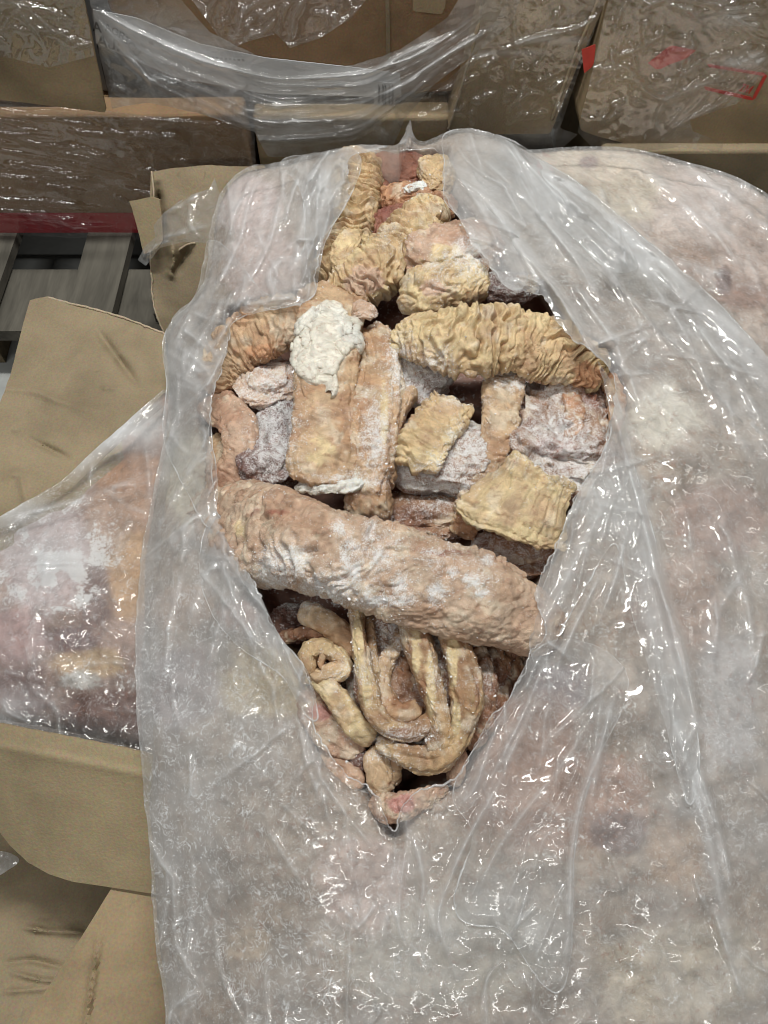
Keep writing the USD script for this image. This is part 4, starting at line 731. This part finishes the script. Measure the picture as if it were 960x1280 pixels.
strip('meat_strip', 'broad frosted tongue filling the middle of the loops', [(474, 762, -.044, 62), (480, 810, -.036, 72), (486, 850, -.036, 72), (492, 895, -.045, 60)], 34, 'brown', .0015, .02, 1.2, .20, seed=52, along=.0016, extra=[('tan', [(466, 850, 22, 60, .8), (500, 800, 14, 40, .6)], .5)])
strip('meat_strip', 'innermost dark loop curling in the frosted tongue', [(500, 790, -.03, 18), (480, 834, -.022, 26), (477, 868, -.020, 28), (496, 890, -.020, 26), (518, 884, -.03, 18)], 34, 'tan', .0008, .02, 1.1, .15, seed=53, n_exp=3.5, along=.0010, extra=[('brown', [(500, 880, 30, 16, .7)], .5)])
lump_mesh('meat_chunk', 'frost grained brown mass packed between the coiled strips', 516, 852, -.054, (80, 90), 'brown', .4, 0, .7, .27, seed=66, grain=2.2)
strip('meat_strip', 'inner left loop of the coiled strips standing on edge', [(446, 764, -.030, 18), (450, 806, -.014, 22), (458, 850, -.012, 24), (466, 884, -.014, 26), (486, 910, -.016, 28), (514, 914, -.02, 26), (537, 896, -.028, 18)], 46, 'coil', .001, .03, 1.3, .15, seed=54, n_exp=4.0, along=.0020, extra=[('cream', [(448, 800, 8, 60, .9), (458, 860, 8, 40, .8)], .4), ('brown', [(500, 916, 40, 12, .7)], .5)])
strip('meat_strip', 'frosty strand beside the inner left loop', [(462, 772, -.03, 14), (466, 815, -.022, 18), (472, 850, -.022, 16), (478, 880, -.026, 12)], 30, 'coil', .001, .02, 1.2, .15, seed=63, n_exp=3.5, along=.001)
strip('meat_strip', 'frosty brown web between the two right hand loops', [(545, 790, -.036, 40), (556, 850, -.030, 36), (560, 905, -.034, 30)], 28, 'brown', .001, .02, 1.4, .26, seed=55, along=.0012)
strip('meat_strip', 'middle right strand of the coiled strips', [(514, 766, -.028, 22), (522, 806, -.012, 28), (535, 846, -.010, 29), (547, 884, -.010, 26), (552, 914, -.012, 24), (538, 938, -.02, 24)], 46, 'coil', .001, .03, 1.3, .15, seed=56, n_exp=4.0, along=.0022, extra=[('cream', [(520, 800, 7, 60, .9), (538, 860, 7, 50, .9)], .42), ('brown', [(530, 780, 30, 40, .7), (528, 860, 9, 50, .7)], .5)])
strip('meat_strip', 'outermost loop sweeping round the lower right of the coiled strips', [(548, 768, -.028, 20), (566, 804, -.012, 32), (580, 846, -.008, 40), (581, 886, -.010, 34), (570, 922, -.012, 30), (546, 948, -.016, 32), (512, 946, -.022, 32), (480, 932, -.036, 28)], 48, 'coil', .001, .03, 1.4, .15, seed=57, n_exp=3.5, along=.0026, extra=[('cream', [(566, 820, 9, 60, .9), (570, 900, 9, 40, .7)], .42), ('brown', [(596, 870, 10, 60, .6)], .5)])
strip('meat_strip', 'frosty brown flap hugging the outer side of the outermost loop', [(592, 812, -.04, 22), (606, 860, -.03, 32), (600, 905, -.03, 34), (582, 935, -.036, 24)], 30, 'brown', .001, .02, 1.4, .15, seed=64, along=.0015)
strip('meat_strip', 'short tan stub hanging at the bottom of the opening', [(470, 936, -.040, 30), (474, 962, -.034, 38), (478, 992, -.044, 34)], 28, 'tan', .0012, .03, 1.0, .12, seed=58, crease=.2, along=.001)
strip('meat_strip', 'small bent nub right of the bottom stub', [(486, 944, -.04, 16), (494, 962, -.036, 18), (490, 980, -.045, 14)], 18, 'tan', 0, .03, .8, .12, seed=59)
strip('meat_strip', 'pale finger shaped nub touching the film at lower right', [(577, 938, -.034, 16), (572, 958, -.028, 20), (568, 978, -.036, 16)], 20, 'pinktan', 0, .03, .8, .05, seed=60)
strip('meat_strip', 'pink piece showing at the lowest point of the opening', [(466, 1000, -.034, 26), (494, 1010, -.024, 40), (528, 999, -.024, 36), (560, 986, -.034, 20)], 24, 'pinktan', .002, .014, 1.3, .16, seed=61, crease=.3, extra=[('pink', [(500, 1005, 30, 20, .8)], .5)])
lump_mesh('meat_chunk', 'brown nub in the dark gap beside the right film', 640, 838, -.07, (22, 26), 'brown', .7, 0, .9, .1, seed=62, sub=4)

# ------------------------------------------------------------------ the bags
b = thing('plastic_bag', 'large frosted clear plastic bag torn open over the strips of meat', 'plastic bag', (0, 0, 0.45))
FB = [([(545, 172), (590, 230), (640, 292), (690, 360), (735, 440), (768, 520), (790, 600), (812, 680), (832, 760), (855, 850), (872, 920), (866, 1000)], .016, 9), ([(600, 178), (690, 240), (780, 305), (860, 370), (940, 450), (1010, 540)], .010, 12), ([(625, 175), (740, 250), (820, 318), (900, 390), (1000, 480)], .008, 8),
      ([(690, 690), (716, 640), (748, 590), (776, 540), (785, 480)], .008, 7), ([(660, 820), (700, 740), (740, 660), (775, 590)], .010, 8), ([(700, 620), (690, 660), (672, 720), (680, 780)], .008, 6),
      ([(775, 850), (748, 940), (724, 1010), (714, 1080), (712, 1150), (702, 1225), (690, 1232)], .012, 7), ([(748, 880), (700, 960), (660, 1010), (620, 1066), (588, 1140), (582, 1160)], .010, 5), ([(690, 850), (650, 920), (618, 990), (592, 1035), (566, 1090), (548, 1148), (562, 1200), (580, 1242)], .010, 5), ([(690, 1083), (664, 1083), (640, 1110), (628, 1150)], .007, 4), ([(640, 870), (615, 925), (590, 990), (560, 1020)], .009, 6),
      ([(730, 860), (738, 920), (752, 980), (745, 1050)], .006, 5), ([(765, 870), (748, 960), (735, 1030)], .006, 5),
      ([(800, 620), (806, 720), (826, 840), (862, 960), (890, 1060), (905, 1140), (930, 1230), (960, 1300)], .010, 12), ([(890, 1130), (912, 1200), (932, 1260)], .008, 4), ([(900, 470), (920, 540), (955, 600)], .006, 8), ([(940, 700), (900, 760), (890, 840)], .006, 8),
      ([(300, 692), (330, 760), (360, 830), (378, 890), (392, 950), (420, 1010)], .008, 8), ([(325, 745), (350, 800), (366, 860)], .006, 5), ([(330, 1030), (356, 1072), (384, 1114)], .008, 3.5), ([(345, 1000), (375, 1025), (392, 1042)], .006, 3), ([(474, 1122), (458, 1148), (442, 1165)], .009, 4), ([(420, 1125), (440, 1150), (452, 1170)], .008, 4), ([(494, 1056), (488, 1110), (478, 1170), (470, 1250)], .007, 8),
      ([(180, 1035), (202, 1080), (216, 1100), (218, 1170), (232, 1205), (250, 1235)], .008, 4), ([(250, 1235), (215, 1260), (205, 1290)], .008, 5), ([(212, 430), (240, 446), (262, 470), (270, 500)], .009, 5), ([(207, 510), (214, 545), (232, 565), (240, 572)], .008, 4), ([(268, 640), (240, 650), (205, 690)], .007, 6), ([(285, 680), (250, 730), (232, 790)], .008, 7), ([(270, 560), (235, 590), (206, 640)], .008, 5), ([(300, 720), (270, 790), (255, 850)], .007, 6), ([(265, 520), (245, 490), (220, 480)], .007, 5),
      ([(400, 195), (384, 250), (372, 310), (366, 350)], .010, 8), ([(372, 330), (352, 326), (335, 345), (345, 370), (372, 366)], .010, 5), ([(300, 216), (290, 270), (285, 330), (250, 372)], .008, 6), ([(345, 205), (330, 260), (318, 320), (290, 370)], .007, 7), ([(430, 185), (410, 220), (395, 270)], .008, 6), ([(512, 152), (506, 176), (470, 185), (435, 192)], .012, 5), ([(430, 186), (424, 206), (436, 222)], .010, 4),
      ([(560, 215), (590, 290), (622, 350), (650, 380), (690, 430), (740, 470)], .007, 7), ([(580, 200), (640, 300), (700, 400)], .006, 6), ([(672, 372), (664, 410), (690, 440), (730, 470), (752, 510)], .008, 5), ([(650, 210), (720, 320), (780, 430)], .006, 8)]
FB += [([(330, 208), (312, 250), (300, 300), (272, 352)], .010, 4), ([(362, 200), (350, 250), (338, 300), (312, 350), (280, 385)], .011, 5), ([(385, 197), (366, 240), (352, 290)], .009, 4), ([(318, 214), (296, 262), (280, 320)], .008, 3.5), ([(412, 192), (398, 225), (384, 262)], .009, 4),
       ([(250, 372), (290, 380), (340, 376), (384, 366)], .010, 6), ([(216, 402), (240, 420), (262, 440)], .009, 4), ([(232, 386), (262, 400), (286, 402)], .008, 4), ([(400, 300), (372, 300), (350, 318)], .008, 3.5), ([(440, 205), (425, 236), (404, 262)], .008, 3.5),
       ([(575, 176), (640, 232), (700, 300), (750, 370)], .010, 5), ([(612, 172), (680, 222), (760, 292), (820, 352)], .009, 5), ([(560, 200), (600, 260), (630, 320)], .008, 4), ([(640, 300), (700, 372), (748, 452), (780, 520)], .009, 4), ([(700, 330), (770, 430), (810, 530)], .008, 5), ([(800, 330), (860, 420), (900, 520)], .008, 6), ([(850, 380), (920, 470), (960, 540)], .008, 5),
       ([(790, 640), (770, 720), (745, 790)], .009, 5), ([(812, 700), (850, 800), (872, 900)], .009, 5), ([(760, 700), (720, 780), (690, 850)], .010, 5), ([(690, 800), (664, 870), (620, 960), (596, 1000)], .009, 4), ([(900, 640), (936, 760), (950, 860)], .007, 6), ([(866, 940), (900, 1040), (918, 1120)], .008, 4),
       ([(395, 960), (420, 1000), (450, 1040), (474, 1070)], .008, 4), ([(372, 900), (384, 960), (404, 1010)], .008, 3.5), ([(310, 800), (340, 860), (352, 930)], .007, 4), ([(230, 700), (210, 780), (205, 860)], .007, 4), ([(520, 1040), (530, 1100), (520, 1180)], .007, 4), ([(508, 1046), (500, 1120), (498, 1180)], .006, 3)]
rf = np.random.default_rng(8)                                # gathers that radiate from the torn rim
hb = np.array(hole_poly.exterior.coords)
for k in range(46):
    i = rf.integers(0, len(hb) - 1); q0 = hb[i]; cen = np.array([500, 620]); d = (q0 - cen) / np.linalg.norm(q0 - cen)
    d = d + rf.normal(0, .35, 2); Ln = rf.uniform(40, 170); bend = rf.normal(0, .25) * np.array([-d[1], d[0]])
    if q0[1] < 380: Ln *= .5
    FB.append(([q0 + d * 2, q0 + d * Ln * .5 + bend * Ln * .5, q0 + d * Ln + bend * Ln * 1.1], rf.uniform(.003, .0065), rf.uniform(2.5, 5)))
def flow(x, y):
    if y < 420 and x < 470: return 112
    if y < 640 and x > 560: return 52
    if y > 900: return 78 + (560 - x) * .07
    return 75 if x > 560 else 100
FB += randfolds(np.array(bag_poly.exterior.coords), 190, flow, 16, (22, 95), (.0025, .007), (2.2, 3.8), 96, hole_poly.buffer(8))
FB += randfolds(np.array(bag_poly.exterior.coords), 90, 0, 80, (8, 26), (.002, .005), (2.0, 3.2), 97, hole_poly.buffer(8))
gq = np.random.default_rng(4)
FB = [l for l in FB if not (np.mean(np.array(l[0])[:, 0]) > 740 and np.mean(np.array(l[0])[:, 1]) > 700 and len(l[0]) == 4 and gq.random() < .7) and not (500 < np.mean(np.array(l[0])[:, 0]) <= 740 and np.mean(np.array(l[0])[:, 1]) > 1000 and len(l[0]) == 4 and gq.random() < .4)]
m, v, loops, hs = film_sheet('film', BAG, [HOLE], place_z(lambda p: zf(p / 400) + .010), 'bag_film', b, 2.3, True, 2.2, 7, FB, (.026, .010, .0016), .12, .008, flecks=.45,
    blobs=[(250, 1000, 110, 260, .16), (330, 1150, 120, 120, .10), (560, 1200, 140, 90, .10), (640, 260, 90, 60, .14), (760, 400, 90, 90, .06), (790, 680, 40, 90, .12), (930, 900, 50, 300, .10), (330, 320, 80, 60, -.05), (240, 560, 40, 120, .12), (840, 1000, 30, 200, .1), (660, 940, 90, 90, -.12), (560, 1060, 60, 50, -.05), (420, 260, 40, 60, .12), (240, 420, 40, 30, .18)],
    fblobs=[(250, 1000, 110, 250, 1.5), (330, 1180, 120, 100, 1.4), (900, 1000, 60, 150, .4), (300, 300, 60, 60, .3)])
for lp in loops[1:]:
    pts = v[np.r_[lp, lp[:1]]]
    obj('torn_rim', tube(pts + [0, 0, .0004], 0.0011 * sstep(.25, .85, fbm(pts * 70, 2, 4)) + .0001, 6), 'film_edge', b, True)
# slack layers of the same film folded over itself
for k, (o_, dz, sd, ang) in enumerate([
        ([(748, 452), (772, 500), (792, 580), (815, 660), (836, 760), (858, 860), (874, 945), (862, 1005), (838, 930), (806, 820), (784, 740), (768, 680), (740, 720), (706, 780), (672, 832), (662, 800), (676, 742), (694, 690), (716, 632), (746, 578), (764, 528)], .019, 81, 100),
        ([(668, 815), (720, 800), (784, 845), (756, 930), (728, 1010), (717, 1080), (716, 1150), (705, 1232), (690, 1240), (650, 1190), (622, 1160), (585, 1155), (568, 1120), (590, 1040), (566, 1000), (600, 926), (640, 868)], .017, 82, 112),
        ([(262, 300), (300, 330), (345, 372), (388, 374), (330, 390), (290, 404), (284, 432), (272, 472), (264, 506), (266, 560), (272, 622), (262, 660), (236, 620), (212, 572), (203, 530), (208, 480), (203, 440), (216, 400), (246, 366)], .018, 83, 110),
        ([(352, 202), (400, 190), (440, 186), (452, 200), (446, 226), (428, 262), (408, 300), (398, 344), (388, 374), (360, 372), (338, 350), (350, 322), (374, 318), (380, 262), (368, 226)], .017, 84, 108),
        ([(556, 168), (620, 168), (690, 208), (760, 268), (800, 330), (770, 340), (720, 300), (676, 276), (648, 300), (660, 350), (640, 362), (612, 334), (588, 300), (572, 270), (555, 250), (556, 212)], .018, 85, 50),
        ([(270, 640), (300, 694), (322, 738), (348, 792), (374, 824), (390, 856), (396, 900), (380, 890), (356, 850), (330, 830), (290, 800), (262, 760), (250, 700)], .017, 86, 65)]):
    _, v2, l2, _ = film_sheet('film_fold', o_, [], place_z(lambda p, dz=dz, P=Polygon(densify(o_, 4)): zf(p / 400) + .010 + (dz - .010) * sstep(0, 14, shapely.distance(P.exterior, shapely.points(p))) + .004), 'bag_film', b, 2.4, True, 2.0, sd, randfolds(o_, 22, ang, 14, (20, 110), (.003, .008), (2.2, 4.0), sd), (.010, .010, .002), flecks=.3)
    e_ = v2[np.r_[l2[0], l2[0][:1]]]
    obj('fold_rim', tube(e_ + [0, 0, .0003], .0010 * sstep(.35, .8, fbm(e_ * 45, 2, sd)) + .00008, 5), 'film_edge', b, True)
b = thing('plastic_bag', 'smaller clear bag of frosty meat in the open carton at left', 'plastic bag', (-.4, 0, .3))
film_sheet('film', LB, [], place_z(lambda p: zlf(p / 400) + .006), 'inner_bag_film', b, 3.0, False, .8, 17,
    [([(0, 648), (60, 635), (130, 615), (192, 588)], .008, 4), ([(0, 700), (40, 690), (80, 640)], .004, 5), ([(75, 604), (130, 556), (205, 488)], .010, 8), ([(0, 838), (40, 848), (60, 852)], .005, 3), ([(100, 832), (140, 828), (168, 832)], .005, 3), ([(0, 872), (8, 890), (40, 905)], .006, 3), ([(150, 880), (170, 892)], .005, 2.5), ([(35, 855), (90, 905)], .006, 4), ([(60, 650), (55, 720), (40, 800), (45, 850)], .005, 6)] + randfolds(LB, 60, 40, 60, (8, 45), (.003, .007), (2.2, 4.0), 98), (.014, .008, .004), .03,
    blobs=[(150, 540, 60, 22, .45), (30, 640, 50, 20, .3), (60, 700, 60, 60, .18), (20, 880, 40, 20, .3)], fblobs=[(60, 700, 60, 80, 1.3)], flecks=.7)
b = thing('plastic_bag', 'second clear bag of pale meat behind the torn one at upper right', 'plastic bag', (.45, .4, .45))
film_sheet('film', RB, [], place_z(lambda p: zrf(p) + .006), 'inner_bag_film', b, 3.2, True, .8, 18,
    [([(660, 190), (720, 230), (800, 290), (880, 350)], .006, 8), ([(760, 186), (850, 240), (930, 310), (1000, 380)], .007, 7), ([(850, 200), (920, 250), (960, 290)], .008, 6), ([(870, 270), (900, 300), (930, 340)], .006, 4), ([(880, 345), (905, 340), (925, 345)], .004, 3), ([(800, 210), (860, 260), (900, 300)], .006, 5)] + randfolds(RB, 60, 45, 25, (12, 60), (.003, .008), (2.4, 4.5), 99), (.016, .010, .004), .06, blobs=[(890, 250, 60, 40, .2), (740, 215, 70, 25, .05)])
b = thing('plastic_scrap', 'thin loose corner of clear film sticking out left of the bag top', 'plastic scrap', tuple(PZ(230, 280, .40)))
film_sheet('film', [(268, 222), (262, 236), (235, 245), (205, 265), (192, 282), (194, 296), (180, 310), (172, 325), (182, 332), (200, 310), (230, 302), (262, 304), (285, 270)], [], place_z(zplane([(190, 290, .375), (270, 225, .44), (285, 270, .45), (175, 325, .33)])), 'wrap_film', b, 2.4, False, 1.0, 19,
    [([(268, 226), (240, 248), (200, 270)], .008, 4), ([(195, 300), (230, 290), (265, 280)], .008, 4), ([(178, 325), (196, 306), (220, 300)], .008, 3), ([(240, 250), (235, 280), (250, 300)], .006, 3)], (.012, .01, .006), base_fx=.12)

# ------------------------------------------------------------------ frost crystals grown on the meat
rc = np.random.default_rng(21); P, Nn = [], []
for v, n, fr in FROST_SITES:
    wgt = np.clip(fr - .12, 0, .7) * (n[:, 2] > -.1); px, py = proj(v)
    wgt = wgt * shapely.contains_xy(hole_poly.buffer(10), px, py)
    k = rc.random(len(v)) < wgt * 0.30
    P.append(v[k] + rc.normal(0, .0004, (k.sum(), 3))); Nn.append(n[k])
P = np.vstack(P); print('crystals', len(P))
def rand_quats(n):
    q = rc.normal(size=(n, 4)); return q / np.linalg.norm(q, axis=1, keepdims=True)
pi = UsdGeom.PointInstancer.Define(stage, '/World/frost_crystals'); tag(pi, 'loose white frost crystals scattered over the exposed meat', 'frost', kind='stuff')
cr = trimesh.creation.icosphere(subdivisions=0); cv = np.array(cr.vertices) * [1, .7, .5] * (0.8 + .4 * rc.random((12, 1)))
usdkit.mesh(stage, '/World/frost_crystals/crystal', (cv, np.array(cr.faces)), M['ice'])
fc = np.array(trimesh.creation.icosphere(subdivisions=0).vertices) * [2.2, 1.4, .35]
usdkit.mesh(stage, '/World/frost_crystals/flake', (fc, np.array(cr.faces)), M['ice'])
pi.CreatePrototypesRel().SetTargets(['/World/frost_crystals/crystal', '/World/frost_crystals/flake'])
pi.CreateProtoIndicesAttr(Vt.IntArray.FromNumpy((rc.random(len(P)) < .12).astype(np.int32)))
pi.CreatePositionsAttr(Vt.Vec3fArray.FromNumpy(P.astype(np.float32)))
sc = .0003 + .0008 * rc.random(len(P)) ** 3
pi.CreateScalesAttr(Vt.Vec3fArray.FromNumpy(np.repeat(sc[:, None], 3, 1).astype(np.float32)))
q = rand_quats(len(P))
pi.CreateOrientationsAttr([Gf.Quath(float(a), float(b_), float(c_), float(d)) for a, b_, c_, d in q])
